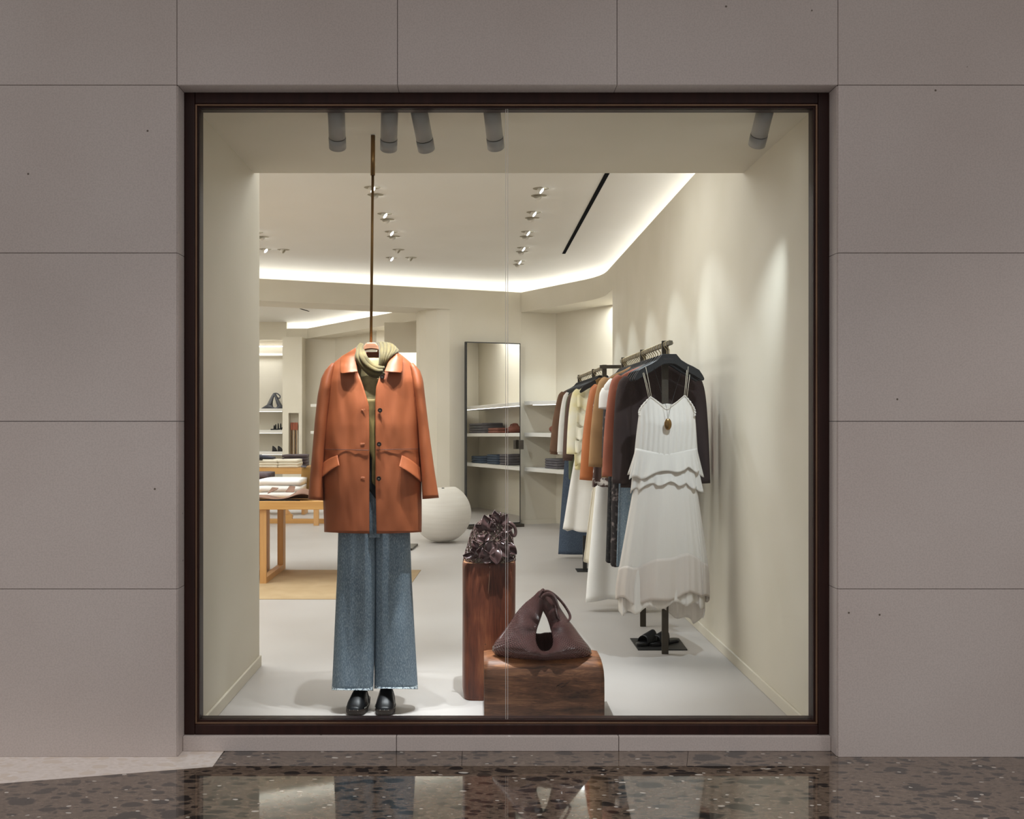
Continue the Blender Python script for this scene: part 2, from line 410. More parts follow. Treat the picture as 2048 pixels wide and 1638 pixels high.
def denim(name, c1, c2, c3):
    m, nt, bs = base_mat(name)
    v = coords(nt, (1,1,.25)); n = N(nt, 'ShaderNodeTexNoise', Scale=420, Detail=2); nt.links.new(v, n.inputs[0])
    v2 = coords(nt, (1,1,.6)); n2 = N(nt, 'ShaderNodeTexNoise', Scale=7, Detail=6); nt.links.new(v2, n2.inputs[0])
    a = ramp(nt, n2.outputs[0], [(.3, c1), (.7, c2)])
    b = ramp(nt, n.outputs[0], [(.45, (0,0,0,1)), (.7, (1,1,1,1))])
    mx = N(nt, 'ShaderNodeMix', data_type='RGBA'); nt.links.new(b, mx.inputs[0]); nt.links.new(a, mx.inputs[6]); mx.inputs[7].default_value = lin(c3)
    nt.links.new(mx.outputs[2], bs.inputs['Base Color']); bs.inputs['Roughness'].default_value = .85
    bump(nt, bs, n.outputs[0], .15, .002); return m
M['denim'] = denim('denim', (98,114,128), (116,134,148), (158,172,182))
M['denim_dark'] = denim('denim_dark', (52,64,82), (64,78,98), (92,106,124))
M['denim_light'] = denim('denim_light', (104,126,144), (122,142,158), (160,176,188))
M['denim_hem'] = noisy('denim_hem', (60,76,92), (190,200,204), 60, .8, stretch=(2.4,2.4,.3), detail=1, lo=.40, hi=.52)

def sheer(name, col, alpha, trans=.3):
    m, nt, bs = base_mat(name); v = coords(nt, (40, 10, 3))
    n = N(nt, 'ShaderNodeTexNoise', Scale=2, Detail=3); nt.links.new(v, n.inputs[0])
    bs.inputs['Base Color'].default_value = lin(col); bs.inputs['Roughness'].default_value = .8
    bs.inputs['Specular IOR Level'].default_value = .2
    bump(nt, bs, n.outputs[0], .3, .006)
    tl = N(nt, 'ShaderNodeBsdfTranslucent'); tl.inputs[0].default_value = lin(col)
    mix = N(nt, 'ShaderNodeMixShader'); mix.inputs[0].default_value = trans
    nt.links.new(bs.outputs[0], mix.inputs[1]); nt.links.new(tl.outputs[0], mix.inputs[2])
    tr = N(nt, 'ShaderNodeBsdfTransparent'); mix2 = N(nt, 'ShaderNodeMixShader'); mix2.inputs[0].default_value = alpha
    nt.links.new(tr.outputs[0], mix2.inputs[1]); nt.links.new(mix.outputs[0], mix2.inputs[2])
    nt.links.new(mix2.outputs[0], nt.nodes['Material Output'].inputs[0]); return m
M['chiffon'] = sheer('chiffon', (238,233,226), .96)
M['chiffon_band'] = sheer('chiffon_band', (234,224,214), .97)
M['chiffon_skirt'] = sheer('chiffon_skirt', (240,234,226), .97)

def weave():
    m, nt, bs = base_mat('woven_leather')
    v = coords(nt, (96, 40, 1), 'UV')
    ck = N(nt, 'ShaderNodeTexChecker', Scale=1.0); nt.links.new(v, ck.inputs[0])
    ck.inputs[1].default_value = lin((138,96,92)); ck.inputs[2].default_value = lin((84,54,52))
    nt.links.new(ck.outputs[0], bs.inputs['Base Color'])
    w1 = N(nt, 'ShaderNodeTexWave', Scale=.5, wave_profile='SIN', bands_direction='X'); nt.links.new(v, w1.inputs[0])
    w2 = N(nt, 'ShaderNodeTexWave', Scale=.5, wave_profile='SIN', bands_direction='Y'); nt.links.new(v, w2.inputs[0])
    mx = N(nt, 'ShaderNodeMix', data_type='FLOAT'); nt.links.new(ck.outputs[1], mx.inputs[0])
    nt.links.new(w1.outputs['Fac'], mx.inputs[2]); nt.links.new(w2.outputs['Fac'], mx.inputs[3])
    bump(nt, bs, mx.outputs[0], .8, .006)
    bs.inputs['Roughness'].default_value = .26; bs.inputs['Coat Weight'].default_value = .5
    return m
M['weave'] = weave()

def glass_mat():
    m, nt, bs = base_mat('glass'); nt.nodes.remove(bs)
    fr = N(nt, 'ShaderNodeFresnel', IOR=1.16); tr = N(nt, 'ShaderNodeBsdfTransparent'); tr.inputs[0].default_value = (.97,.98,.975,1)
    gl = N(nt, 'ShaderNodeBsdfGlossy', Roughness=0.0)
    mix = N(nt, 'ShaderNodeMixShader'); nt.links.new(fr.outputs[0], mix.inputs[0])
    nt.links.new(tr.outputs[0], mix.inputs[1]); nt.links.new(gl.outputs[0], mix.inputs[2])
    nt.links.new(mix.outputs[0], nt.nodes['Material Output'].inputs[0]); return m
M['glass'] = glass_mat()
def mirror_mat():
    m, nt, bs = base_mat('mirror'); bs.inputs['Base Color'].default_value = (.94,.94,.93,1)
    bs.inputs['Metallic'].default_value = 1; bs.inputs['Roughness'].default_value = .01; return m
M['mirror'] = mirror_mat()

# ================================================================== STRUCTURE
# ---- mall side: limestone cladding in slabs
ZC, ZR, ZS = 2.55, 3.00, 2.58           # bay ceiling, room ceiling, soffit heights
FD = 3.982                               # facade plane
gx = [-3.672, -2.828, -1.985, -1.1414, -.297, .544, 1.390, 2.233, 3.077, 3.92]
gz = [0.0, .643, 1.285, 1.930, 2.573, 3.216]
wf = struct(MB().box(-3.7, -1.143, FD+.02, 4.16, 0, 3.3).box(1.390, 3.95, FD+.02, 4.16, 0, 3.3).box(-1.143, 1.390, FD+.02, 4.16, 2.574, 3.3)
            .build('wall_front', M['joint']))
J = .0011
for j in range(5):
    z0, z1 = gz[j], gz[j+1]
    for i in range(9):
        x0, x1 = gx[i], gx[i+1]
        if j < 4 and 3 <= i <= 5: continue
        if j < 4 and i == 2: x1 = -1.143
        mb = MB().box(x0+J, x1-J*(1 if not (j < 4 and i == 2) else 0), FD, FD+.019, z0+(J if j else 0), z1-J)
        mb.build('stone_slab', M['limestone'], wf, bevel=.0012)
# reveals of the opening (returns of the cladding)
for z0, z1 in zip(gz[:4], gz[1:5]):
    MB().box(-1.1635, -1.1432, FD+.0191, 4.075, z0+J, z1-J).box(-1.1432, -1.139, 3.99, 4.075, z0+J, z1-J).build('reveal_slab', M['limestone'], wf)
    MB().box(1.3872, 1.3925, 3.99, 4.075, z0+J, z1-J).build('reveal_slab', M['limestone'], wf)
for x0, x1 in ((-1.139, -.297), (-.297, .544), (.544, 1.387)):
    MB().box(x0+J, x1-J, FD+.0005, 4.075, 2.5725, 2.5735).build('reveal_slab', M['limestone'], wf)
# stone plinth under the frame
pl = None
for k, (x0, x1) in enumerate(((-1.139, -.306), (-.306, .560), (.560, 1.387))):
    o = MB().box(x0+J, x1-J, 4.05, 4.16, 0, .0575).build('sill_slab', M['limestone'], wf, bevel=.002)
# ---- mall floor
mf = struct(MB().box(-5, 5.2, -3, 4.3, -.06, -.012).build('floor_mall', M['joint']))
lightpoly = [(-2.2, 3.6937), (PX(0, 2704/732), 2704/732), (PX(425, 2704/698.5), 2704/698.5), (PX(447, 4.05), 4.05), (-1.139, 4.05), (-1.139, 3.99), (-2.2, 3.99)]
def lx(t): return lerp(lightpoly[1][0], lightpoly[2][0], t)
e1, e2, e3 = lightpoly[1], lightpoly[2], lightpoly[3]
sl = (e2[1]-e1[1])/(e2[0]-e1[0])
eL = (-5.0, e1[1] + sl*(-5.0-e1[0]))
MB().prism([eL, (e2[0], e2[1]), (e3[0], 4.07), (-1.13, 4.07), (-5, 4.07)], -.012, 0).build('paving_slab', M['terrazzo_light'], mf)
g = .0008
yS = 2704/697
xs = lambda y: e2[0] + (e3[0]-e2[0])*(y-e2[1])/(e3[1]-e2[1])
cuts = [(-.0495*1, -.0495), (.79, .835), (5.2, 5.2)]
prevb = (e2[0]+g, e3[0]+g+.005)
for a, b in cuts:
    MB().prism([(prevb[0], yS+g), (a-g, yS+g), (b-g, 4.07), (prevb[1], 4.07)], -.012, 0).build('paving_slab', M['terrazzo'], mf)
    prevb = (a+g, b+g)
MB().prism([(-5, -3), (5.2, -3), (5.2, yS-g), (e2[0]+.001, yS-g), (e2[0], e2[1]-g), (-5, eL[1]-g)], -.012, 0).build('paving_slab', M['terrazzo'], mf)
# unseen slab added above the view to shade the top of the facade
struct(MB().box(-5, 5.2, 2.7, 3.98, 3.55, 3.65).build('mall_shade_slab', M['plaster_white']))

# ---- window: frame, bead, panes
win = struct(thing('window_1', None, None, (0.12, 4.07, .0575)))
fx0, fx1, fz0, fz1 = -1.1385, 1.387, .0578, 2.5722
ix0, ix1, iz0, iz1 = -1.084, 1.3305, .111, 2.516      # visible opening at the glass
t_ = .009
sx0, sx1, sz0, sz1 = ix0-t_, ix1+t_, iz0-t_, iz1+t_
def bar_frame(x0, x1, z0, z1, X0, X1, Z0, Z1, y0, y1, name, mat, bev=.002):
    for q in ((x0, X0, z0, z1), (X1, x1, z0, z1)):
        MB().box(q[0], q[1], y0, y1, q[2], q[3]).build(name, mat, win, bevel=bev)
    MB().box(X0, X1, y0, y1, Z1, z1).build(name, mat, win, bevel=bev)
    MB().box(X0, X1, y0, y1, z0, Z0).build(name, mat, win, bevel=bev)
bar_frame(fx0, fx1, fz0, fz1, sx0-.004, sx1+.004, sz0-.004, sz1+.004, 4.07, 4.155, 'frame_bar', M['frame_wood'], .004)
bar_frame(sx0-.004, sx1+.004, sz0-.004, sz1+.004, sx0+.002, sx1-.002, sz0+.002, sz1-.002, 4.078, 4.09, 'glazing_bead', M['bead'], .001)
bar_frame(sx0-.004, sx1+.004, sz0-.004, sz1+.004, ix0, ix1, iz0, iz1, 4.09, 4.15, 'inner_bar', M['frame_wood'], .001)
xj = PX(1013.5, 4.10)
MB().box(ix0, xj-.0045, 4.098, 4.106, iz0, iz1).build('glass_pane', M['glass'], win)
MB().box(xj+.0045, ix1, 4.098, 4.106, iz0, iz1).build('glass_pane', M['glass'], win)
for s_ in (-1, 1):
    MB().box(xj+s_*.0042-.0008, xj+s_*.0042+.0008, 4.099, 4.105, iz0, iz1).build('pane_edge', M['bone_seam'], win)

# ---- shop shell
struct(MB().box(-6.2, 3.4, 4.16, 19, -.06, 0).build('floor', M['shop_floor']))
XL, XR = -1.13, 1.3715
struct(MB().box(XL-.1, XL, 4.16, 5.45, 0, 2.66).build('wall_left', M['plaster']))
struct(MB().box(-5.3, XL-.1, 5.32, 5.45, 0, 3.3).build('wall_near_left', M['plaster']))
struct(MB().box(XR, XR+.12, 4.16, 10.37, 0, 2.743).build('wall_right', M['plaster']))
struct(MB().box(XL-.1, XR+.3, 4.155, 5.32, ZC, ZC+.1).box(XL, XR+.3, 5.32-.02, 5.32, ZC+.1, 3.2).build('ceiling_bay', M['plaster']))
struct(MB().box(XR+.26, XR+.6, 4.16, 9.85, 0, 3.2).build('wall_right_outer', M['plaster']))
struct(MB().box(-5.3, -5.2, 5.45, 19, 0, 3.3).build('wall_far_left', M['plaster']))
# baseboards
struct(MB().box(XR-.012, XR, 4.16, 10.37, 0, .055).build('baseboard_right', M['plaster'], bevel=.003))
struct(MB().box(XL, XL+.012, 4.16, 5.45, 0, .055).build('baseboard_left', M['plaster'], bevel=.003))
# ledge path of the main ceiling recess
P3, P2, P1 = Vector((-2.41, 11.36)), Vector((.56, 12.65)), Vector((1.385, 11.15))
A0 = P3 + (P3-P2)*1.0
B0 = Vector((XR, 5.32))
arc = []
c0, c1 = P1 + (P2-P1).normalized()*.35, Vector((XR, P1.y-.35))
for k in range(5):
    t = k/4; arc.append((1-t)**2*c0 + 2*t*(1-t)*Vector((XR, P1.y)) + t*t*c1)
path = [A0, P2] + arc + [B0]
def offset(path, d):
    """offset to the outside (left normal of travel A->B is outside)"""
    out = []
    for i, p in enumerate(path):
        ns = []
        if i > 0: e = (path[i]-path[i-1]).normalized(); ns.append(Vector((-e.y, e.x)))
        if i < len(path)-1: e = (path[i+1]-path[i]).normalized(); ns.append(Vector((-e.y, e.x)))
        n = sum(ns, Vector((0,0))); n.normalize(); k = 1/max(.4, n.dot(ns[0])); out.append(p + n*d*k)
    return out
def ribbon(profile, path, smooth=False):
    """profile [(offset, z)] swept along path"""
    mb = MB(); rows = [[(q.x, q.y, z) for q in offset(path, d)] for d, z in profile]; n = len(path)
    vs = [v for r in rows for v in r]
    fs = [(i*n+k, i*n+k+1, (i+1)*n+k+1, (i+1)*n+k) for i in range(len(rows)-1) for k in range(n-1)]
    return mb.add(vs, fs, smooth)
cove = [(.245, 2.745), (.25, 2.80), (.22, 2.86), (.15, 2.905), (.05, 2.94), (-.08, 2.968), (-.24, 2.990), (-.42, 3.0)]
struct(ribbon(cove, path, True).build('ceiling_cove', M['plaster_white']))
struct(ribbon([(.0, 2.745), (.0, 2.82), (.012, 2.82), (.012, 2.746), (.25, 2.746)], path[:-1]).build('trim_1', M['plaster']))
struct(ribbon([(.0, 2.743), (.0, 2.82), (.012, 2.82), (.012, 2.746), (.25, 2.746)], path[-2:]).build('trim_2', M['plaster']))
inner = offset(path, -.415)
cp = [(q.x, q.y) for q in inner] + [(B0.x-.415, 5.3), (-5.2, 5.3), (-5.2, inner[0].y)]
struct(MB().prism(cp, 3.0, 3.1).build('ceiling', M['plaster_white']))
struct(MB().box(-6.2, 3.4, 4.16, 19.2, 3.3, 3.4).build('ceiling_slab', M['plaster']))
led1 = ribbon([(.13, 2.775), (.165, 2.795)], path).build('cove_lamp', M['led'])
tag(led1, 'light strip hidden in the trough around the main ceiling recess', 'light strip')
# far panel wall with mirror (rounded left end), and small wall right of it
pan = [(.56, 12.65), (-.16, 12.337), (-.30, 12.285), (-.45, 12.28), (-.58, 12.36), (-.67, 12.52), (-.72, 12.76), (-.72, 15.2), (.56, 15.2)]
struct(MB().prism(pan, 0, 2.745).build('wall_back', M['plaster']))
C2 = Vector((.997, 12.80)); u2 = Vector((.495, -.869)); S2 = C2 + u2*3.3
struct(MB().prism([(.56, 12.65), tuple(C2), (1.2, 13.4), (.56, 13.4)], 0, 2.745).build('wall_back_return', M['plaster']))
n2 = Vector((.869, .495))
struct(MB().prism([tuple(C2), tuple(S2), tuple(S2+n2*.15), tuple(C2+n2*.15)], 0, 2.745).build('wall_niche', M['plaster']))
struct(MB().box(XR+.12, 3.3, 9.85, 9.95, 0, 2.745).build('wall_niche_near', M['plaster']))
b1 = Vector((.56,12.65)); 
struct(MB().prism([(.565,12.64), (.99,12.785), (.994,12.772), (.57,12.628)], 0, .055).prism([tuple(C2-n2*.012), tuple(S2-n2*.012), tuple(S2), tuple(C2)], 0, .055).build('baseboard_niche', M['plaster']))
# soffit over the niche (right) with a skylight-free flat underside
so = [tuple(P2), *[tuple(a) for a in arc], (XR, 10.372), (XR+.121, 10.372), (XR+.121, 9.85), (3.3, 9.85), (3.3, 13.4), (.56, 13.4)]
struct(MB().prism(so, ZS, 2.745).build('ceiling_niche', M['plaster']))
baseb = [(.56, 12.64), (-.16, 12.327), (-.30, 12.273), (-.45, 12.268), (-.45, 12.28), (-.30, 12.285), (-.16, 12.337), (.56, 12.65)]
struct(MB().prism(baseb, 0, .055).build('baseboard_back', M['plaster']))

# ---- second room behind
H = [Vector((-6.2, 10.07+.08)), Vector((-2.53, 11.94)), Vector((-1.006, 12.68)), Vector((-.74, 12.81))]
Rr = [Vector((-.74, 13.65)), Vector((-2.72, 16.85)), Vector((-6.2, 16.98))]
# near band of soffit between main ledge and the second recess
struct(MB().prism([tuple(A0), tuple(P2+(P3-P2)*.24), (-.45,12.28), (-.72, 12.78), tuple(H[2]), tuple(H[1]), (-6.2, 10.16)], ZS, 2.745).build('ceiling_band', M['plaster']))
struct(MB().prism([(-.72, 12.9), (-.72, 15.2), (-1.0, 15.6), (-2.4, 17.6), (-6.2, 17.6), (-6.2, 17.0), tuple(Rr[1]), tuple(Rr[0])], ZS, 2.665).build('ceiling_far_soffit', M['plaster']))
path2 = [Vector((-6.2, 16.98)), Rr[1], Vector((-.74, 13.65))]
struct(ribbon([(0, 2.665), (0, 2.742), (.012, 2.742), (.012, 2.667), (.22, 2.667)], path2).build('trim_3', M['plaster']))
struct(ribbon([(.215, 2.667), (.22, 2.73), (.18, 2.78), (.08, 2.83), (-.08, 2.865), (-.28, 2.89), (-.5, 2.90)], path2, True).build('ceiling_far_cove', M['plaster_white']))
in2 = offset(path2, -.495)
struct(MB().prism([tuple(q) for q in in2] + [(-.6, 12.4), (-2.53, 11.7), (-6.2, 9.9)], 2.90, 2.98).build('ceiling_far', M['plaster_white']))
led2 = ribbon([(.12, 2.70), (.155, 2.72)], path2).build('cove_lamp', M['led'])
tag(led2, 'light strip hidden in the trough of the far room ceiling', 'light strip')
struct(MB().prism([tuple(H[1]), tuple(H[2]), (-.74, 12.81), (-.74, 12.7), (-2.5, 11.85)], 2.74, 2.92).build('trim_4', M['plaster']))
# far room walls
Cq = Vector((-2.25, 16.74)); uq = Vector((.555, -.832)); nq = Vector((.832, .555)); Eq = Cq + uq*1.52
struct(MB().prism([tuple(Cq), tuple(Eq), tuple(Eq+nq*.3), tuple(Cq+nq*.3)], 0, ZS).build('wall_far_right', M['plaster']))
struct(MB().prism([(-2.25, 16.74), (-2.84, 16.9), (-2.84, 17.1), (-2.25, 17.1)], 0, ZS).build('wall_far_return', M['plaster']))
# corridor opening: header panel and bright wall behind
struct(MB().box(-1.22, -.70, 14.0, 14.1, 2.18, ZS).build('wall_header', M['plaster']))
struct(MB().box(-1.45, -.6, 15.3, 15.4, 0, ZS).build('wall_corridor', M['plaster']))
# pier with belt alcove
pxa, pxb, dp = PX(565, 16.5), PX(604, 16.5), 16.5
ax0, ax1, az1, az0 = PX(577, 16.5), PX(597.5, 16.5), PZ(826, 16.5), .55
struct(MB().box(pxa, ax0, dp, 16.95, 0, ZS).box(ax1, pxb, dp, 16.95, 0, ZS).box(ax0, ax1, dp, 16.95, az1, ZS).box(ax0, ax1, dp, 16.95, 0, az0)
       .box(ax0, ax1, dp+.16, 16.95, az0, az1).build('wall_pier', M['plaster']))
# shelf bay at far left
struct(MB().box(-5.2, -2.9, 17.35, 17.45, 0, 3.2).build('wall_shelf_bay', M['plaster']))
struct(MB().box(-5.2, pxa-.0, 16.86, 16.95, PZ(679, 16.9), 2.9).build('wall_shelf_header', M['plaster']))
bayl = MB().box(-5.2, -3.05, 17.28, 17.30, PZ(694, 17.3), PZ(692, 17.3)).build('bay_lamp', M['led_shelf'])
tag(bayl, 'light strip above the top shelf of the far left bay', 'light strip')
struct(MB().box(-5.2, -3.05, 17.18, 17.22, PZ(711, 17.2), PZ(707, 17.2)).build('trim_5', M['plaster_white']))
area('bay_down_light', (-3.6, 17.0, 2.4), (R(25), 0, 0), .9, .1, 3, (.97,.985,1))
area('far_room_light', (-1.9, 14.6, 2.56), (0, 0, 0), .3, .3, 10, (.97, .985, 1))
area('corridor_light', (-1.0, 14.8, 2.5), (0, 0, 0), .3, .3, 12, (.97, .985, 1))

# ================================================================== BUILT-IN SHELVES
def shelf_run(c, u, n, length, depth, x_off, zs, label, cut=None, lamp=True):
    """shelves along a wall line c + u*t, projecting by -n*depth"""
    for k, z in enumerate(zs):
        a, b = c - n*.0, c + u*length
        pts = [tuple(a), tuple(b), tuple(b - n*depth), tuple(a - n*depth)] if cut is None else [tuple(a), tuple(b), tuple(b-n*depth), cut]
        r = thing('wall_shelf', label % ORD[k], 'shelf', (c.x, c.y, z-.045), 'built-in wall shelves')
        MB().prism(pts, z-.045, z).build('board', M['plaster_white'], r, bevel=.003)
        if lamp and k == 0:
            q = c - n*(depth-.03) + u*.12; q2 = c + u*length - n*(depth-.03)
            MB().bar((q.x, q.y, z-.0475), (q2.x, q2.y, z-.0475), .012, .004).build('lamp_strip', M['led_shelf'], r)
ZN = [1.497, 1.115, .695]
shelf_run(C2 - u2*.0, u2, n2, 3.0, .44, 0, ZN, 'white plaster wall shelf right of the mirror, %s from the top', cut=(.60, 12.62))
zq = [PZ(808, 16.4), PZ(862, 16.4)]
for k, z in enumerate(zq):
    r = thing('wall_shelf', 'white wall shelf behind the leather jacket in the far room, %s from the top' % ORD[k], 'shelf', (-2.4, 16.6, z-.045), 'built-in wall shelves')
    MB().prism([tuple(Cq-nq*.02), tuple(Cq+uq*1.5), tuple(Cq+uq*1.5-nq*.40), (PX(621, 16.45), 16.45)], z-.045, z).build('board', M['plaster_white'], r, bevel=.003)
ZB = [PZ(817, 17.0), PZ(860, 17.0), PZ(903, 17.0)]
for k, z in enumerate(ZB):
    r = thing('wall_shelf', 'white shelf in the far left display bay, %s from the top' % ORD[k], 'shelf', (-3.9, 17.2, z-.05), 'built-in wall shelves')
    MB().box(-5.1, pxa+.01, 16.955, 17.35, z-.05, z).build('board', M['plaster_white'], r, bevel=.003)
    MB().box(-5.0, pxa-.1, 16.99, 17.0, z-.053, z-.05).build('lamp_strip', M['led_shelf'], r)

# ================================================================== CEILING FITTINGS
# tube spotlights in the window bay
tubes = [((653, 690), (657.5, 692.5), 300), ((761, 795), (760, 794), 303), ((822, 857), (836, 870), 304), ((967, 1003), (975, 1009), 300), ((1513, 1549), (1498, 1530), 294)]
names = ['left end of the window bay ceiling', 'just right of the brass rod', 'third from the left, leaning right', 'beside the glass joint', 'alone at the right end of the bay']
for k, (tp, bp, yb) in enumerate(tubes):
    xt, xb = PX(sum(tp)/2, 4.19), PX(sum(bp)/2, 4.31)
    a = Vector((xt + (xt-xb)*.25, 4.185, 2.548)); b = Vector((xb, 4.315, PZ(yb-4, 4.315)))
    dr = (b-a).normalized()
    t = thing('tube_spotlight', 'grey tubular ceiling spotlight, ' + names[k], 'spotlight', a, 'tubular spotlights at the top of the window')
    r0 = .0345
    MB().cyl(a + Vector((0, 0, .0)), b - dr*.052, r0, 28).build('barrel', M['tube_grey'], t)
    MB().cyl(b - dr*.052, b - dr*.048, r0*.93, 28).build('groove', M['dark_metal'], t)
    mbx = MB(); n_ = 28
    mbx.cyl(b - dr*.048, b - dr*.002, r0*1.03, n_).build('snoot', M['tube_grey'], t)
    MB().cyl(b - dr*.002, b + dr*.0005, r0*.8, n_).build('lens', M['lens'], t)
# trimless downlights
def downlight(px, py, label, tgt=None, on=True, power=0, ang=34, two=False, color=(.96, .985, 1), aim=(.75, -.2, -.6)):
    D = (ZR - CH) * F / (CY - py); X = PX(px, D)
    t = thing('ceiling_downlight', label, 'downlight', (X, D, ZR), 'recessed gimbal downlights in the main ceiling')
    for k in range(2 if two else 1):
        yy = D + (.125 if two and k else (-.125 if two else 0))
        mb = MB(); n = 28
        ring = lambda r, z: [Vector((X + r*math.cos(2*PI*i/n), yy + r*math.sin(2*PI*i/n), z)) for i in range(n)]
        mb.loft([ring(.074, ZR-.0006), ring(.066, ZR-.003), ring(.062, ZR-.0015)]).build('recess_ring', M['plaster_white'], t)
        MB().loft([ring(.062, ZR-.0015), ring(.058, ZR-.0008)], cap1=True).build('recess', M['recess'], t)  # flat disc, its darker tone stands in for the shade of a hollow
        c = Vector((X-.012, yy, ZR-.006)); av = Vector(aim).normalized()
        if k == 1: av = Vector((aim[0]*.5, .6, -.7)).normalized()
        MB().cyl(c - av*.004, c + av*.022, .030, 18, .027).build('lamp_head', M['plaster_white'], t)
        MB().cyl(c + av*.022, c + av*.024, .022, 18).build('lens', M['lens'] if on else M['recess'], t)
    if power and tgt is not None:
        spot('downlight_lamp', Vector((X, D, ZR-.07)) + Vector(aim).normalized()*.04, tgt, power, ang, .6, .012, color)
WP = 46
mid = [(1080, 384), (1066, 430), (1054, 468), (1045, 499), (1038, 525)]
tg = [(1.37, 6.9, 1.45), (1.37, 7.9, 1.4), (1.37, 8.9, 1.4), (1.37, 9.8, 1.4), (.9, 12.6, 1.2)]
for k, (x, y) in enumerate(mid):
    downlight(x, y, 'recessed twin ceiling spotlight, %s from the window in the right-hand row' % ORD[k], tg[k], True, WP, 36, True, COOL)
for k, (x, y) in enumerate([(748, 382), (772, 433), (785, 468)]):
    downlight(x, y, 'recessed twin ceiling spotlight, %s from the window in the middle row' % ORD[k], [(-1.4, 8.4, .6), (-.2, 12.3, 1.2), (-.6, 10.6, .3)][k], True, WP*(2 if k == 1 else .8), 50, True)
downlight(797, 499, 'unlit single ceiling spotlight behind the middle row', None, False)
downlight(783, 515, 'lit single ceiling spotlight left of the farthest pair', (-1.5, 12.6, .8), True, WP*.7, 50)
downlight(822, 515, 'unlit farthest ceiling spotlight right of its lit neighbour', None, False)
downlight(519, 469, 'twin ceiling spotlight cut by the bay wall at the left', (-2.4, 9.0, .7), True, WP*.8, 50, True)
downlight(531, 498, 'lit single ceiling spotlight near the left bay wall', (-1.7, 12.9, .7), True, WP*.8, 50)
downlight(567, 499, 'unlit single ceiling spotlight right of the lit one near the bay wall', None, False)
# more wall washers of the same row, above the beam and out of view
for X, D, tgt, pw in ((.53, 6.9, (1.37, 5.75, 1.5), 74), (.53, 6.0, (1.37, 6.3, 1.3), 50), (-.5, 6.3, (-.1, 7.2, 0), 60), (-.5, 7.6, (-.3, 9, 0), 50), (-2.2, 7.2, (-1.6, 8.2, .4), 60)):
    spot('downlight_lamp', (X, D, ZR-.05), tgt, pw*.55, 36 if X > 0 else 50, .6, .012, COOL)
# slot diffuser (black linear slot)
xs0 = .541*(ZR-CH)
sl_ = MB().box(xs0-.016, xs0+.016, 6.9, 10.78, ZR-.004, ZR+.0).build('slot_diffuser', M['black_slot'], origin=(xs0, 8.8, ZR))
tag(sl_, 'long thin black air slot in the main ceiling near the right wall', 'air slot')
D_ = (2.90-CH)*F/(CY-619.5)
sl2 = MB().bar((PX(601, D_-.15), D_-.15, 2.899), (PX(620, D_+.15), D_+.35, 2.899), .03, .004).build('slot_diffuser', M['black_slot'])
tag(sl2, 'short black air slot in the far room ceiling', 'air slot')

# ================================================================== HANGING OUTFIT
JD = 4.60
rx_t, rx_b = PX(746, JD), PX(742, JD)
rod = thing('hanging_rod', 'thin brass rod dropping from the bay ceiling to the leather jacket hanger', 'rod', (rx_t, JD, ZC))
MB().cyl((rx_t, JD, ZC), (rx_t-.001, JD, PZ(351, JD)), .0098, 16).build('sleeve', M['brass'], rod)
MB().cyl((rx_t-.001, JD, PZ(351, JD)), (rx_b, JD, PZ(685, JD)), .0062, 16).build('pole', M['brass'], rod)
MB().cyl((rx_t, JD, ZC), (rx_t, JD, ZC-.002), .012, 16).build('ceiling_cap', M['plaster_white'], rod)
# wooden hanger
hg = thing('wooden_hanger', 'pale wooden hanger holding the orange leather jacket', 'hanger', P(742, 700, JD))
hp = [(727, 702), (728, 693), (733, 686), (741, 685), (752, 685.5), (756, 691), (760, 702), (752, 699.5), (743, 698.6), (735, 699.5)]
MB().prism_xz([(P(x, y, JD).x, P(x, y, JD).z) for x, y in hp], JD-.016, JD+.012).build('neck', M['hanger_wood'], hg, bevel=.005)
for sx in (-1, 1):
    pts = [P(742+sx*a, b, JD) for a, b in ((14, 700), (38, 712), (66, 728), (88, 745))]
    MB().tube(catmull(pts, 10), .012, 8).build('arm', M['hanger_wood'], hg)

# ---- orange leather jacket
jk = thing('leather_jacket', 'orange-brown leather jacket hanging open over the olive scarf in the window', 'jacket', P(744, 1067, JD))
def jc(cx, cy): return (590 + cx/3.722, 660 + cy/3.722)
# body silhouette rows: y, xL, xR
jrow = [(700, 708, 790), (712, 684, 806), (727, 665, 824), (741, 654, 835), (760, 648, 839), (800, 645, 839), (860, 644, 840), (900, 643.5, 841),
        (960, 645, 843), (1010, 646.5, 843.5), (1045, 648, 843.5), (1067, 648.5, 843)]
def jdep(y):    # front bulge in metres
    return interp([(695, .02), (715, .035), (760, .075), (850, .095), (960, .10), (1067, .10)], y)[0]
openL = [(695, 711), (715, 711.5), (738, 713), (752, 719), (775, 727), (800, 735), (812, 738), (900, 738.5), (1067, 738.6)]
openR = [(695, 777), (738, 775), (748, 764), (758, 757.5), (775, 752), (800, 750.5), (900, 751), (969, 751), (1067, 753.2)]
def jsurf(x, y, off=0.0):
    xl, xr = interp(jrow, y); c = (xl+xr)/2; w = (xr-xl)/2
    q = max(-1, min(1, (x-c)/w)); d = jdep(y)*(max(0, 1-abs(q)**2.6))**.55
    wr = 0
    if y > 730:
        wr += .006*noise.noise(Vector((x*.030, y*.012, 3.1))) + .004*noise.noise(Vector((x*.085, y*.02, 9.7)))
        # pulled pleat near the chest where the front is loose
        wr += .010*math.exp(-((x-727)/9)**2 - ((y-812)/22)**2)
        wr += .005*math.sin((x-c)*.16)*min(1, (y-740)/120)*(1 if y < 900 else .55)*.6
    return P(x, y, JD - d + .004 - off - wr)
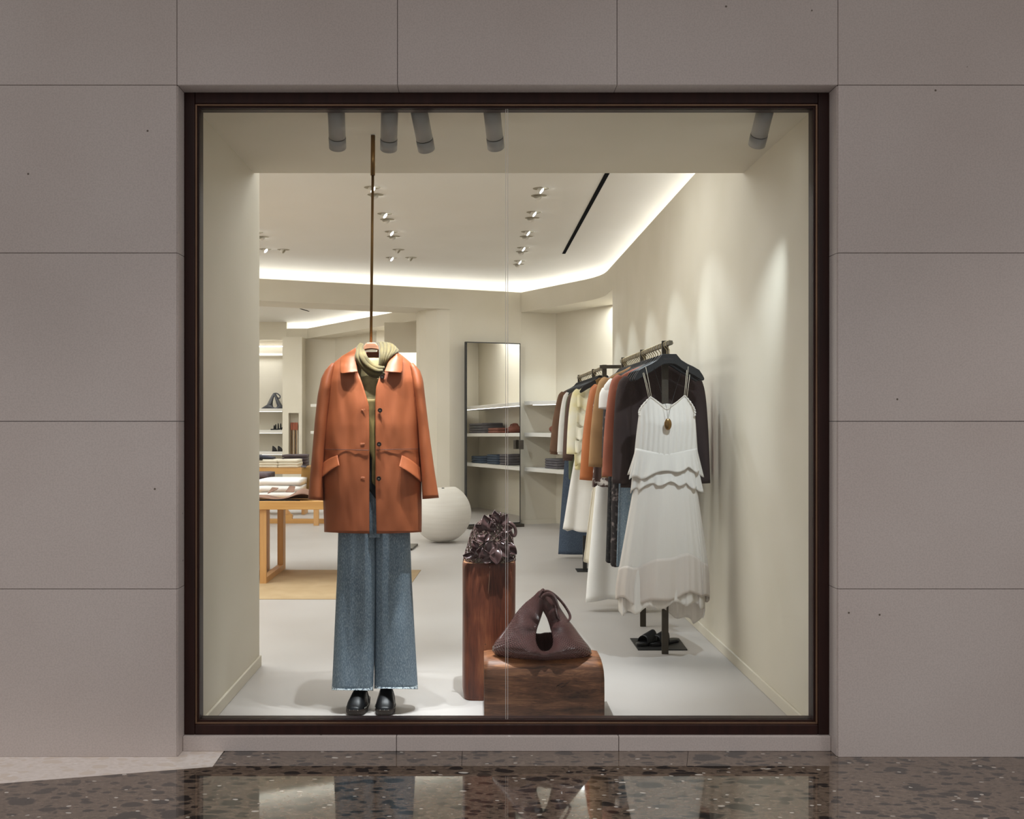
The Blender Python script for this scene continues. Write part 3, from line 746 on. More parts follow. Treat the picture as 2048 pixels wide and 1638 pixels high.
def front(side):
    def f(u, v):
        yb = lerp(0, 1, v)
        # shoulder top line for this side
        if side < 0: xe = lambda y: interp(openL, y)[0]
        else: xe = lambda y: interp(openR, y)[0]
        ytop = 698; y = lerp(ytop, 1067.3, v)
        xl, xr = interp(jrow, y)
        if side < 0: x = lerp(xl, min(xe(y), 744), u)
        else: x = lerp(max(xe(y), 746), xr, u)
        if v > .985: y -= 3.2*abs((x-746)/98)**2
        return jsurf(x, y)
    return f
MB().grid(front(-1), 22, 60).build('front_panel', M['orange_leather'], jk, solid=-.004)
MB().grid(front(1), 22, 60).build('front_panel', M['orange_leather'], jk, solid=-.004)
def jback(u, v):
    y = lerp(704, 1064, v); xl, xr = interp(jrow, y); x = lerp(xl, xr, u); c = (xl+xr)/2; w = (xr-xl)/2
    q = max(-1, min(1, (x-c)/w)); d = .7*jdep(y)*(max(0, 1-abs(q)**2.6))**.55
    return P(x, y, JD + d + .006)
MB().grid(jback, 26, 40).build('back_panel', M['orange_leather'], jk, solid=.003)
# sleeves: y, xL, xR
slL = [(727, 664, 668), (740, 652, 668), (757, 643.5, 665), (790, 636.5, 660), (840, 631, 654), (900, 626, 648), (950, 621.5, 645), (1000, 617.5, 646)]
slR = [(727, 820, 826), (742, 822, 839), (760, 825, 845), (800, 832, 849.5), (850, 837, 855.5), (900, 840, 862), (950, 844, 869), (997, 846, 876.5)]
def sleeve(rows, y1, slope):
    rings = []
    for j in range(37):
        y = lerp(rows[0][0], y1, j/36); xl, xr = interp(rows, y); c = (xl+xr)/2; w = (xr-xl)/2
        dd = .055*min(1, .25+j/8); ring = []
        for k in range(24):
            a = 2*PI*k/24; x = c + w*math.cos(a); yy = y + (slope*(x-c)/w if j > 30 else 0)
            wr = .005*noise.noise(Vector((x*.05, y*.022, a)))
            ring.append(P(x, yy, JD - .008 + math.sin(a)*(dd+wr)))
        rings.append(ring)
    return MB().loft(rings, cap0=True)
for rows, y1, sl0, in ((slL, 1000, 1.2), (slR, 997, -1.2)):
    s_ = sleeve(rows, y1, sl0).build('sleeve', M['orange_leather'], jk, solid=.003)
    # cuff seam and armhole seam
    xl, xr = interp(rows, y1-5); c = (xl+xr)/2; w = (xr-xl)/2
# waist seam, hem stitch
def seam(ptsf, n, r, name, parent, mat):
    return MB().tube([ptsf(i/n) for i in range(n+1)], r, 5).build(name, mat, parent)
seam(lambda t: jsurf(lerp(646, 738, t), lerp(898.5, 900.5, t), .0035), 24, .0012, 'seam', jk, M['orange_dark'])
seam(lambda t: jsurf(lerp(752, 839, t), lerp(900, 897.5, t), .0035), 24, .0012, 'seam', jk, M['orange_dark'])
for arm in ([(650, 741), (646.5, 770), (645, 800), (646, 850), (645, 895)], [(840.5, 745), (837, 775), (838, 830), (840.5, 895)]):
    seam(lambda t: jsurf(*interp([(i/(len(arm)-1),)+arm[i] for i in range(len(arm))], t), .004), 20, .0013, 'armhole_seam', jk, M['orange_dark'])
# pocket flaps
def flap(quad, name='pocket_flap'):
    a, b, c, d = [jc(*q) for q in quad]     # upper outer, upper inner, lower inner, lower outer
    def f(u, v):
        x = lerp(lerp(a[0], b[0], u), lerp(d[0], c[0], u), v); y = lerp(lerp(a[1], b[1], u), lerp(d[1], c[1], u), v)
        y -= 3.2*math.sin(PI*u)*(1 if v < .5 else .75)
        return jsurf(x, y, .006 + .022*v**1.2)
    MB().grid(f, 12, 6).build(name, M['orange_leather'], jk, solid=.005, bevel=.0015)
flap([(196, 1008), (318, 934), (334, 1010), (200, 1104)])
flap([(938, 1030), (796, 932), (776, 1016), (944, 1132)])
# collar leaves
def leaf(outer, inner_, off=.022):
    """outer/inner: lists of points top->bottom (px)"""
    def f(u, v):
        n = len(outer)-1
        o_ = interp([(i/n,)+outer[i] for i in range(n+1)], v); i_ = interp([(i/n,)+inner_[i] for i in range(n+1)], v)
        x, y = lerp(i_[0], o_[0], u), lerp(i_[1], o_[1], u)
        base = jsurf(x, max(y, 712)); dep = off*(.35+.65*v) + .010*math.sin(PI*u)
        return P(x, y, base.y - dep)
    return MB().grid(f, 12, 14)
oL = [jc(345, 205), jc(342, 250), jc(340, 290), jc(343, 316), jc(352, 326)]
iL = [jc(452, 130), jc(455, 190), jc(453, 250), jc(460, 292), jc(466, 314)]
leaf(oL, iL).build('collar', M['orange_leather'], jk, solid=-.005, bevel=.001)
oR = [jc(762, 178), jc(798, 210), jc(797, 260), jc(796, 305), jc(784, 320)]
iR = [jc(757, 185), jc(718, 215), jc(694, 250), jc(680, 285), jc(668, 313)]
leaf(oR, iR).build('collar', M['orange_leather'], jk, solid=.005, bevel=.001)
# buttons with thread, buttonholes
for bx, by in ((650, 350), (634, 598), (627, 850), (625, 1105)):
    x, y = jc(bx, by); p = jsurf(x, y)
    b_ = MB(); n = 20
    rr = [(.0005, .0), (.0095, .0), (.0102, .0025), (.0090, .0045), (.0070, .0035), (.0005, .0035)]
    b_.loft([[p + Vector((r*math.cos(2*PI*k/n), -.006-h, r*math.sin(2*PI*k/n))) for k in range(n)] for r, h in rr], cap0=True, cap1=True)
    bo = b_.build('button', M['button'], jk)
    MB().cyl(p + Vector((0, .004, 0)), p + Vector((0, -.0105, 0)), .0022, 8).build('thread', M['stud'], bo)
for bx, by in ((507, 594), (503, 846), (505, 1098)):
    x, y = jc(bx, by); p = jsurf(x, y, .001)
    MB().tube([p + Vector((a*.009, -.0008, b*.0017)) for a, b in ((-1,0),(-.8,1),(.8,1),(1,0),(.8,-1),(-.8,-1),(-1,0))], .0006, 5).build('buttonhole', M['buttonhole'], jk)

# ---- inner tunic, in the V and down the placket
tn = thing('tunic', 'mottled olive and taupe tunic showing inside the open leather jacket', 'shirt', P(744, 975, JD))
tr = [(716, 712, 776), (740, 706, 782), (800, 700, 790), (880, 700, 790), (905, 702, 788), (911, 702, 788)]
def tsurf(u, v, y0=716, y1=911):
    y = lerp(y0, y1, v); xl, xr = interp(tr, y); x = lerp(xl, xr, u); 
    d = .045*math.sin(PI*u)**.6*min(1, .35+v*3) + .003*noise.noise(Vector((x*.1, y*.03, 1)))
    return P(x, y, JD - d)
MB().grid(tsurf, 24, 30).build('body', M['tunic'], tn, solid=.002)
def tband(u, v):
    y = lerp(798, 972 - 6*(1-u), v); x0 = interp([(798, 733), (905, 738), (915, 744), (972, 744)], y)[0]; x = lerp(x0, 751, u)
    return P(x, y, JD - .056 - .004*math.sin(PI*u) - .002*noise.noise(Vector((x*.2, y*.05, 1))))
MB().grid(tband, 6, 30).build('placket', M['tunic_yellow'], tn, solid=.002)
bk = MB()
def binner(u, v):
    y = lerp(906, lerp(975, 1003, u), v); x = lerp(735, 755, u); return P(x, y, JD - .045)
bl = thing('black_layer', 'black cloth layer below the olive tunic inside the jacket', 'shirt', P(744, 1000, JD))
bk.grid(binner, 6, 14).build('body', M['black_cloth'], bl, solid=.002)
# black sheet standing in for the shade inside the neck
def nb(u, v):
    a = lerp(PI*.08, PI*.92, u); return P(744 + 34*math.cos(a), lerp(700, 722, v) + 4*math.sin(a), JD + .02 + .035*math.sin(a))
MB().grid(nb, 12, 4).build('neck_shade', M['black_cloth'], tn, solid=.002)

# ---- scarf: draped bundles
sc_ = thing('scarf', 'olive gold scarf draped around the neck of the leather jacket', 'scarf', P(748, 752, JD))
def sp(cx, cy, d): return P(680 + cx/10.24, 670 + cy/10.24, JD + d)
str_ = [([(430,190),(375,300),(370,420),(440,560),(560,700),(700,790),(830,800),(900,760)], .012, -.060),
        ([(450,200),(420,300),(440,420),(520,560),(640,660),(760,720),(880,730)], .011, -.068),
        ([(470,230),(470,330),(500,420),(570,540),(680,630),(800,670),(910,670)], .010, -.064),
        ([(400,230),(345,330),(345,450),(400,560),(480,670),(590,780),(700,840),(800,850)], .010, -.054)]
for k, (pts, r, d) in enumerate(str_):
    pth = [sp(x, y, lerp(.02, d, min(1, i/2.2))) for i, (x, y) in enumerate(pts)]
    def rr(t, r=r, k=k): return r*(.75+.35*math.sin(PI*t)) + .0015*noise.noise(Vector((t*6, k, 0)))
    MB().tube(catmull(pth, 30), rr, 10, ry=lambda t, r=r: r*.62).build('fold', M['scarf'], sc_)
# raised wrap on the right: folds fanning over the shoulder
fan = [([(780,180),(830,210),(850,330),(845,470),(830,620)], .013),
       ([(820,180),(900,210),(915,330),(890,470),(850,620)], .014),
       ([(900,185),(980,230),(985,340),(940,470),(880,620)], .014),
       ([(970,190),(1060,240),(1060,350),(1000,450),(910,600)], .013),
       ([(1020,200),(1105,270),(1110,340),(1040,430),(940,570)], .012),
       ([(1080,260),(1150,310),(1150,360),(1080,410),(980,500)], .011)]
for k, (pts, r) in enumerate(fan):
    pth = [sp(x, y, [.035, .0, -.035, -.055, -.055][i] + .004*k) for i, (x, y) in enumerate(pts)]
    MB().tube(catmull(pth, 24), lambda t, r=r: r*(.8+.3*math.sin(PI*t)), 10, ry=lambda t, r=r: r*.7).build('fold', M['scarf'], sc_)
def stail(u, v):
    x = lerp(lerp(790, 870, v), lerp(1140, 930, v), u); y = lerp(lerp(185, 300, u), lerp(640, 560, u), v)
    return sp(x, y, -.018 + .02*(1-v) - .004*math.sin(u*18))
MB().grid(stail, 16, 12).build('wrap', M['scarf'], sc_, solid=.003)

# ---- jeans
jn = thing('wide_jeans', 'washed blue wide-leg jeans hanging under the leather jacket', 'jeans', P(748, 1380, JD+.03))
jD = JD + .03
legL = [(940, 684, 751), (1060, 676.5, 751), (1150, 674, 751), (1250, 669.5, 750), (1320, 666.5, 748.8), (1381, 663.5, 746.5)]
legR = [(940, 748, 822), (1060, 749.5, 820), (1150, 749.8, 823), (1250, 749.2, 828.5), (1320, 748.6, 832.5), (1378, 748.5, 836)]
def leg(rows, y0, y1, s, zoff=0):
    def f(u, v):
        y = lerp(y0, y1, v); xl, xr = interp(rows, y); c, w = (xl+xr)/2, (xr-xl)/2
        a = -2*PI*u; x = c + w*(math.copysign(abs(math.cos(a))**.85, math.cos(a)))
        d = .058 + .014*v; wv = .012*math.sin(x*.09 + s)*min(1, max(0, (y-1000)/200)) + .006*noise.noise(Vector((x*.05, y*.006, s)))
        sn = math.sin(a); dy = math.copysign(abs(sn)**.7, sn)*(d) + (wv if sn < 0 else 0)
        yy = y - (2.5*math.sin(PI*u) if v > .97 else 0)
        return P(x, yy, jD + dy - zoff*(1 if sn < 0 else -1))
    return f
for rows, s, y1 in ((legL, 0.4, 1381), (legR, 2.1, 1378)):
    MB().grid(leg(rows, 950, y1, s), 56, 60, True, True).build('leg', M['denim'], jn, solid=.003)
    MB().grid(leg(rows, y1-8, y1+.6, s, .0065), 56, 4, True, True).build('hem', M['denim_hem'], jn, solid=.002)
def fly(u, v): return P(lerp(738, 760, u), lerp(900, 1075, v), jD - .066 - .004*math.sin(PI*u))
MB().grid(fly, 8, 12).build('front_fly', M['denim'], jn, solid=.002)
seam(lambda t: P(747.3 + .6*t, lerp(935, 1070, t), jD-.073), 10, .0012, 'seam', jn, M['denim_hem'])

# ---- clogs
def clog(cxp, label, yaw):
    D0 = 2704/597
    c = Vector((PX(cxp, D0+.1), D0+.10, 0))
    t = thing('clog', label, 'shoe', c, 'pair of black studded clogs')
    def Q(x, y, z):  # local: y toward camera is negative
        return c + Vector((x*math.cos(yaw) - y*math.sin(yaw), x*math.sin(yaw) + y*math.cos(yaw), z))
    # sole outline (toe at y=-.105, heel at +.105)
    prof = [(-.112, .012), (-.104, .030), (-.085, .040), (-.055, .0445), (-.02, .044), (.02, .039), (.06, .034), (.09, .032), (.108, .020), (.112, .008)]
    out = [(w, y) for y, w in prof] + [(-w, y) for y, w in prof[::-1]]
    mb = MB(); n = len(out)
    rings = []
    for z, k in ((.0, .93), (.006, .97), (.016, 1.0), (.024, 1.0)):
        rings.append([Q(x*k, y*k, z + (.004 if y < -.08 else 0) + (.012*(y+.02)/.13 if y > -.02 and z > .01 else 0)) for x, y in out])
    mb.loft(rings, True, True, False).build('sole', M['clog_sole'], t, bevel=.001)
    # upper: half-dome sections along y from toe to instep
    ys = [-.110, -.100, -.085, -.065, -.04, -.015, .01, .03]
    hs = [.004, .020, .036, .050, .062, .072, .080, .084]
    rings = []
    for y, h in zip(ys, hs):
        w = interp(prof, y)[0]*.985; zb = .022; ring = []
        for k in range(21):
            a = PI*k/20; xx = w*math.copysign(abs(math.cos(a))**.75, math.cos(a))*(1-.18*math.sin(a)*(1 if h > .05 else .3))
            ring.append(Q(xx, y + .012*math.sin(a)*0, zb + h*math.sin(a)**.8))
        rings.append(ring)
    b = MB(); vs = [v for r in rings for v in r]; m = 21
    b.add(vs, [(i*m+k, i*m+k+1, (i+1)*m+k+1, (i+1)*m+k) for i in range(len(rings)-1) for k in range(m-1)] + [tuple(range(m))], True)
    b.build('upper', M['black_leather'], t, solid=-.003)
    MB().tube([Q(interp(prof, .03)[0]*.985*math.cos(PI*k/16)*(1-.18*math.sin(PI*k/16)), .031, .022+.084*math.sin(PI*k/16)**.8) for k in range(17)], .003, 6).build('top_edge', M['black_leather'], t)
    for k in range(15):
        tt = k/14; y = -.105 + .10*abs(tt-.5)*2*1.0; w = interp(prof, y)[0]
        x = (-1 if tt < .5 else 1)*w if abs(tt-.5) > .12 else (tt-.5)/.12*w*.8
        if abs(tt-.5) <= .12: y = -.1115
        p = Q(x*1.0, y, .029)
        MB().ball(p, .0024, .0024, .0024, 6, 4).build('stud', M['stud'], t)
clog(718.5, 'left black leather clog with studded sole under the jeans', R(-6))
clog(772, 'right black leather clog with studded sole under the jeans', R(1))

# ================================================================== LOG PEDESTAL
lg = thing('log_pedestal', 'tall reddish-brown log pedestal carrying the ruffled dark bag', 'pedestal', (PX(977, 4.88), 4.89, 0))
lc = Vector((PX(977.5, 4.84), 4.885))
def lograd(a, z):
    c, s = math.cos(a), math.sin(a)
    r = .5/ (abs(c/.1235)**5 + abs(s/.115)**5)**(1/5) * 2
    r += .004*math.sin(3*a+1) + .003*noise.noise(Vector((c*3, s*3, z*2)))
    return r
rings = []
for z, k in [(0, .955), (.012, .985), (.03, 1)] + [(.03 + .575*i/12, 1 - .012*math.sin(PI*i/12)) for i in range(1, 13)] + [(.622, .992), (.630, .965)]:
    rings.append([Vector((lc.x + lograd(2*PI*i/72, z)*k*math.cos(2*PI*i/72), lc.y + lograd(2*PI*i/72, z)*k*math.sin(2*PI*i/72), z + (.004*noise.noise(Vector((i*.35, 0, 5))) if z > .6 else 0))) for i in range(72)])
MB().loft(rings, True, False).build('trunk', M['log_wood'], lg)
top = rings[-1]; cen = Vector((lc.x, lc.y, .631))
tr_ = [top, [cen + (p-cen)*.5 for p in top], [cen + (p-cen)*.05 for p in top]]
MB().loft(tr_, False, True).build('cut_top', M['log_top'], lg)
lfy = lc.y - .1155
MB().tube([P(979.5, 1133, lfy-.0005), P(978.5, 1160, lfy-.001), P(977, 1180, lfy-.001), P(975.5, 1197, lfy)], lambda t: .0016*(1-.8*t), 5).build('crack', M['crack'], lg)
MB().ball(P(970, 1288, lfy+.004), .014, .006, .020, 14, 8).build('knot', M['crack_dark'], lg)

# ================================================================== WOODEN BLOCK
bkx0, bkx1 = PX(968.5, 4.5), PX(1209, 4.5)
blk = thing('wooden_block', 'low dark wooden block under the woven leather bag', 'plinth', ((bkx0+bkx1)/2, 4.6, 0))
prof = [(4.512, 0), (4.500, .012), (4.498, .10), (4.500, .17), (4.507, .205), (4.522, .230), (4.548, .247), (4.60, .252), (4.69, .252), (4.715, .245), (4.725, .22), (4.725, 0)]
rings = []
for i in range(25):
    t = i/24; x = lerp(bkx0, bkx1, t)
    sh = 1 - .05*max(0, (t-.94)/.06)**2
    rings.append([Vector((x + (.004 if (0 < i < 24) and False else 0) + (-.010*max(0,(z-.17)/.08)**2*(1 if t > .9 else 0)), 4.6 + (y-4.6)*(1 if 0 < i < 24 else .97) + .0016*noise.noise(Vector((t*9, z*8, 0))), z*(1 if 0 < i < 24 else .985) + (0 if z < .2 else .002*noise.noise(Vector((t*6, y*10, 4)))))) for y, z in prof])
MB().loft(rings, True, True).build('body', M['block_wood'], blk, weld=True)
for k, (x, y, a, l) in enumerate(((1128, 1372, -25, 14), (1122, 1368, -32, 12), (1134, 1366, -28, 14), (1116, 1371, -38, 9))):
    p = P(x, y, 4.497); MB().tube([p + Vector((-l*.0011*math.cos(R(a)), 0, l*.0011*math.sin(R(a))*-1*-1)), p, p + Vector((l*.0011*math.cos(R(a)), 0, -l*.0011*math.sin(R(a))))], lambda t: .0016*math.sin(PI*max(.05, min(.95, t))), 5).build('gouge', M['crack_dark'], blk)

# ================================================================== WOVEN BAG
bg = thing('woven_bag', 'large burgundy woven leather bag with a knotted handle on the wooden block', 'bag', P(1086, 1320, 4.6))
BD = 4.595
outer = [(1084,1181),(1094,1181),(1104,1187),(1112,1198),(1118,1214),(1133,1237),(1150,1259),(1168,1284),(1181,1297),(1188,1303),(1187,1309),(1172,1315),(1150,1319),
         (1120,1321),(1090,1322),(1055,1321),(1025,1318),(1000,1312),(985,1306),(982,1299),(988,1288),(1003,1270),(1022,1244),(1034,1226),(1050,1208),(1068,1193),(1079,1182)]
inn_f = [(1086,1219),(1090,1226),(1096,1238),(1100,1250),(1103,1262),(1106,1275),(1107,1287),(1104,1296),(1098,1302),(1090,1304),(1082,1302),(1075,1295),(1071,1284),(1071,1272),(1073,1258),(1077,1246),(1081,1234),(1084,1224)]
inn_b = [(x, min(y, 1268 if x < 1090 else 1266)) for x, y in inn_f]
def loop_pt(L, t):
    n = len(L); s = (t % 1)*n; i = int(s) % n; f = s-int(s)
    p0, p1, p2, p3 = [Vector(L[(i+k) % n]) for k in (-1, 0, 1, 2)]
    return 0.5*((2*p1) + (p2-p0)*f + (2*p0-5*p1+4*p2-p3)*f*f + (3*p1-p0-3*p2+p3)*f**3)
def arcmap(L):   # param by angle around a centre so both outlines correspond
    c = Vector((1087, 1262)); tab = []
    for k in range(400):
        p = loop_pt(L, k/400) - c; a = math.atan2(p.x, -p.y) % (2*PI); tab.append((a, k/400))
    tab.sort(); return tab
def at_angle(L, tab, a):
    a %= 2*PI; lo = min(tab, key=lambda q: min(abs(q[0]-a), 2*PI-abs(q[0]-a))); return loop_pt(L, lo[1])
def bag_sheet(sign, inner_, mat, name):
    To, Ti = arcmap(outer), arcmap(inner_); NA = 120
    O = []; I = []
    for k in range(NA):
        # angles denser near the apex: warp
        a = 2*PI*k/NA; a = a - .35*math.sin(2*a)*.6
        O.append(at_angle(outer, To, a)); I.append(at_angle(inner_, Ti, a))
    for _ in range(2):
        O = [(O[k-1]+2*O[k]+O[(k+1) % NA])/4 for k in range(NA)]; I = [(I[k-1]+2*I[k]+I[(k+1) % NA])/4 for k in range(NA)]
    def f(u, v):
        k = int(round(u*NA)) % NA; o, i = O[k], I[k]; p = o.lerp(i, v)
        low = max(0, min(1, (p.y-1195)/110)); width = min(1, (o-i).length/40)
        T = lerp(.018, .070, low)*(.45+.55*width)
        e = .048*max(0, min(1, (i.y-1240)/60))
        off = T*math.sin(PI*min(1, v*.92+.0))**.8*(1-.3*v) + e*v + .003*math.sin(u*NA*.55)*math.sin(PI*v)
        return P(p.x, p.y, BD - .02*low + sign*-1*off)
    MB().grid(f, NA, 22, True, True).build(name, mat, bg, solid=.004*(1 if sign > 0 else -1))
bag_sheet(1, inn_f, M['weave'], 'front_body')
bag_sheet(-1, inn_b, M['weave'], 'back_body')
hl = [(1083,1190,-.02),(1092,1182,-.035),(1104,1186,-.035),(1116,1196,-.02),(1128,1210,-.01),(1138,1226,-.005),(1140,1236,-.01),(1135,1242,-.02),(1126,1243,-.03),(1116,1236,-.045),(1112,1222,-.05),(1109,1206,-.05),(1104,1196,-.05),(1094,1190,-.05)]
MB().tube(catmull([P(x, y, BD+d) for x, y, d in hl], 60), .0062, 10, ry=.0045).build('handle', M['weave'], bg)
MB().tube(catmull([P(x, y, BD+d) for x, y, d in ((1084,1196,-.045),(1093,1188,-.055),(1104,1190,-.055),(1111,1200,-.05),(1114,1214,-.045),(1112,1222,-.04))], 24), lambda t: .010*(1-.4*t), 10, ry=.007).build('knot', M['weave'], bg)
MB().tube(catmull([P(x, y, BD+d) for x, y, d in ((1079,1194,-.03),(1083,1184,-.035),(1086,1179,-.03),(1089,1184,-.03))], 10), .006, 8).build('knot_tip', M['weave'], bg)

# ================================================================== FLOWER BAG on the log
fb = thing('flower_bag', 'dark brown netted leather bag covered in leather petals on the log pedestal', 'bag', P(977, 1128, 4.86))
GD = 4.855
fo = [(1128, 928, 1028), (1115, 927, 1031), (1100, 931, 1030), (1085, 935, 1028), (1070, 940, 1026), (1058, 946, 1022), (1048, 953, 1017), (1038, 964, 1011), (1028, 978, 1003)]
def fbody(k_, mb, nu, nv, diag=False):
    def f(u, v):
        y = lerp(1127, 1030, v); xl, xr = interp(sorted(fo), y); c, w = (xl+xr)/2, (xr-xl)/2*k_
        a = 2*PI*(u + (v*.9 if diag else 0)); d = .085*k_*(1-.55*v)
        r = 1 + .05*math.sin(5*a) + .03*math.sin(9*a+v*7)
        return P(c + w*math.cos(a)*r, y, GD + d*math.sin(a)*r)
    return mb.grid(f, nu, nv, True, True)
fbody(.9, MB(), 28, 14).build('inner_pouch', M['bag_inner'], fb)
net = MB()
for sgn in (-1, 1):
    for i in range(22):
        pth = []
        for j in range(15):
            v = j/14; y = lerp(1126, 1034, v); xl, xr = interp(sorted(fo), y); c, w = (xl+xr)/2, (xr-xl)/2
            a = 2*PI*(i/22) + sgn*v*2.2; d = .085*(1-.55*v); r = .97 + .05*math.sin(5*a) + .03*math.sin(9*a+v*7)
            pth.append(P(c + w*math.cos(a)*r, y, GD + d*math.sin(a)*r))
        net.tube(pth, .0023, 5)
net.build('net', M['net_leather'], fb)
def petal(c, direction, up, L, W, curl, fold, name='petal'):
    d = Vector(direction).normalized(); upv = Vector(up); s = d.cross(upv).normalized(); n = s.cross(d).normalized()
    def f(u, v):
        w = W*math.sin(PI*min(1, v*.93+.07))**.75*(1-.25*v); x = (u-.5)*2
        p = Vector(c) + d*(L*v*math.cos(curl*v*.5)) + s*(w*x)
        p += n*(fold*abs(x)**1.4*w - L*.35*curl*v*v + .006*math.sin(v*6+x*3))
        return p
    MB().grid(f, 10, 12).build(name, M['petal'], fb, solid=.0016)
def fp(cx, cy, d=0): return P(910 + cx/13.1, 1015 + cy/13.1, GD + d)
pet = [((880,620),(-.25,-.1,1),.075,.030,.3,.5,-.10), ((1000,650),(-.3,-.3,.9),.055,.026,.6,.6,-.10), ((720,620),(-.6,-.2,.55),.05,.02,-.5,.7,-.085),
       ((620,720),(.5,-.4,-.6),.045,.022,.5,.5,-.095), ((1050,900),(-.55,-.3,-.75),.075,.034,.3,.3,-.085), ((1150,900),(.45,-.3,-.8),.08,.036,.3,.3,-.09),
       ((1060,1050),(.05,-.3,-.9),.075,.034,.25,.6,-.095), ((1330,960),(.6,-.15,-.55),.065,.028,.3,.5,-.07), ((1180,780),(.7,-.3,.25),.045,.024,.8,.6,-.10),
       ((560,1290),(-.95,-.1,.12),.060,.018,.2,.6,-.085), ((600,1300),(.3,-.3,.9),.050,.022,.7,.8,-.10), ((560,1080),(-.35,-.3,.9),.042,.020,.6,.9,-.10),
       ((700,1320),(.8,-.4,-.15),.055,.024,.5,.5,-.10), ((480,1230),(.1,-.35,.9),.042,.018,.8,.7,-.09), ((1150,420),(-.7,-.2,.65),.060,.026,.5,.7,-.055),
       ((1200,430),(.55,-.2,.75),.055,.025,.5,.7,-.05), ((1080,380),(-.1,-.4,.9),.055,.026,.7,.6,-.06), ((1250,560),(.9,-.3,.1),.045,.022,.7,.7,-.06),
       ((800,1330),(-.2,-.5,.8),.05,.026,.9,.6,-.105), ((1300,1300),(.6,-.4,-.1),.045,.02,.7,.5,-.085), ((950,760),(-.8,-.4,-.2),.04,.02,.7,.6,-.105)]
for (cx, cy), dr, L, W, cu, fo_, dd in pet:
    petal(fp(cx, cy, dd), dr, (0, -1, .15), L*1.05, W, cu, fo_)
for i in range(42):    # gathered frill crown
    a = 2*PI*random.random(); r = random.random()**.5
    c = fp(1130 + 150*r*math.cos(a), 270 + 110*r*math.sin(a), -.045 + .03*random.random())
    MB().tube([c, c + Vector((random.uniform(-.008,.008), -.010, .008)), c + Vector((random.uniform(-.012,.012), -.006, .017))], .0030, 5).build('frill', M['petal'], fb) if i < 30 else None
for cx, cy in ((1120, 760), (1000, 470)):
    for i in range(10):
        c = fp(cx + random.uniform(-90, 90), cy + random.uniform(-70, 70), -.112)
        MB().tube([c, c + Vector((random.uniform(-.006,.006), -.004, .010)), c + Vector((random.uniform(-.01,.01), -.002, .02))], .0022, 5).build('frill', M['petal'], fb)
MB().tube(catmull([fp(x, y, d) for x, y, d in ((1330,420,-.04),(1430,400,-.05),(1540,480,-.05),(1590,620,-.045),(1560,740,-.045),(1480,700,-.05),(1410,600,-.055),(1380,520,-.05))], 30), .0075, 10).build('handle', M['petal'], fb)

# ================================================================== CLOTHES RACKS
RX = 1.045
zr = 1.700       # rail centre
rk = thing('clothes_rack', 'near dark metal clothes rack behind the white dress', 'clothes rack', (RX, 6.47, 0), 'dark metal clothes racks by the right wall')
MB().box(RX-.010, RX+.010, 5.55, 7.42, zr-.011, zr+.011).build('rail', M['rail_metal'], rk, bevel=.001)
for y_ in (5.72, 6.47, 7.30):
    MB().box(RX-.018, RX+.018, y_-.008, y_+.008, 0, 1.722).build('post', M['dark_metal'], rk, bevel=.001)
rk2 = thing('clothes_rack', 'far dark metal clothes rack beyond the cross bar', 'clothes rack', (RX, 9.2, 0), 'dark metal clothes racks by the right wall')
MB().box(RX-.010-.01, RX+.010-.01, 8.22, 10.45, zr-.011, zr+.011).build('rail', M['rail_metal'], rk2, bevel=.001)
for x_, y_ in ((RX-.01, 8.32), (RX-.01, 9.05), (RX-.01, 10.3)):
    MB().box(x_-.018, x_+.018, y_-.008, y_+.008, 0, 1.722).build('post', M['dark_metal'], rk2, bevel=.001)
MB().box(.98, XR, 8.16, 8.18, 1.685, 1.712).build('cross_bar', M['dark_metal'], rk2, bevel=.001)
MB().box(.86, 1.02, 8.74, 8.92, 0, .006).box(PX(1170, 8.8)-.017, PX(1170, 8.8)+.017, 8.80, 8.82, .006, .30).build('foot_plate', M['black_plate'], rk2)
# base plate with mules under the near rack
bp = [P(1276, 1301, 1), P(1375, 1301, 1), P(1358, 1278, 1), P(1260, 1278, 1)]
def fl(px, py): D = CH*F/(py-CY); return (PX(px, D), D)
bpp = [fl(1276, 1301), fl(1375, 1301), fl(1358, 1278), fl(1260, 1278)]
pt_ = MB().prism(bpp, 0, .006).build('floor_plate', M['black_plate'], origin=(bpp[0][0], bpp[0][1], 0), bevel=.001)
tag(pt_, 'black metal floor plate carrying the mules under the white dress', 'plate')
def mule(px, label):
    D = 5.95; c = Vector((PX(px, D), D, .006))
    t = thing('mule', label, 'shoe', c, 'pair of black leather mules')
    yaw = R(-52)
    def Q(x, y, z): return c + Vector((x*math.cos(yaw) - y*math.sin(yaw), x*math.sin(yaw) + y*math.cos(yaw), z))
    prof = [(-.115, .008), (-.105, .024), (-.075, .036), (-.04, .039), (0, .034), (.04, .028), (.08, .028), (.105, .022), (.115, .008)]
    out = [(w, y) for y, w in prof] + [(-w, y) for y, w in prof[::-1]]
    MB().loft([[Q(x*k, y, z) for x, y in out] for z, k in ((0, .94), (.006, 1), (.014, 1), (.018, .96))], True, True).build('sole', M['black_leather'], t)
    def up(u, v):
        a = PI*u; y = lerp(-.075, .005, v); w = interp(prof, y)[0]; h = lerp(.040, .066, v)
        return Q(w*1.03*math.cos(a), y + .01*math.sin(a), .012 + h*math.sin(a)**.8)
    MB().grid(up, 16, 8).build('band', M['black_leather'], t, solid=.003)
mule(1303, 'left black leather mule on the plate beneath the white dress')
mule(1328, 'right black leather mule half behind the rack post')

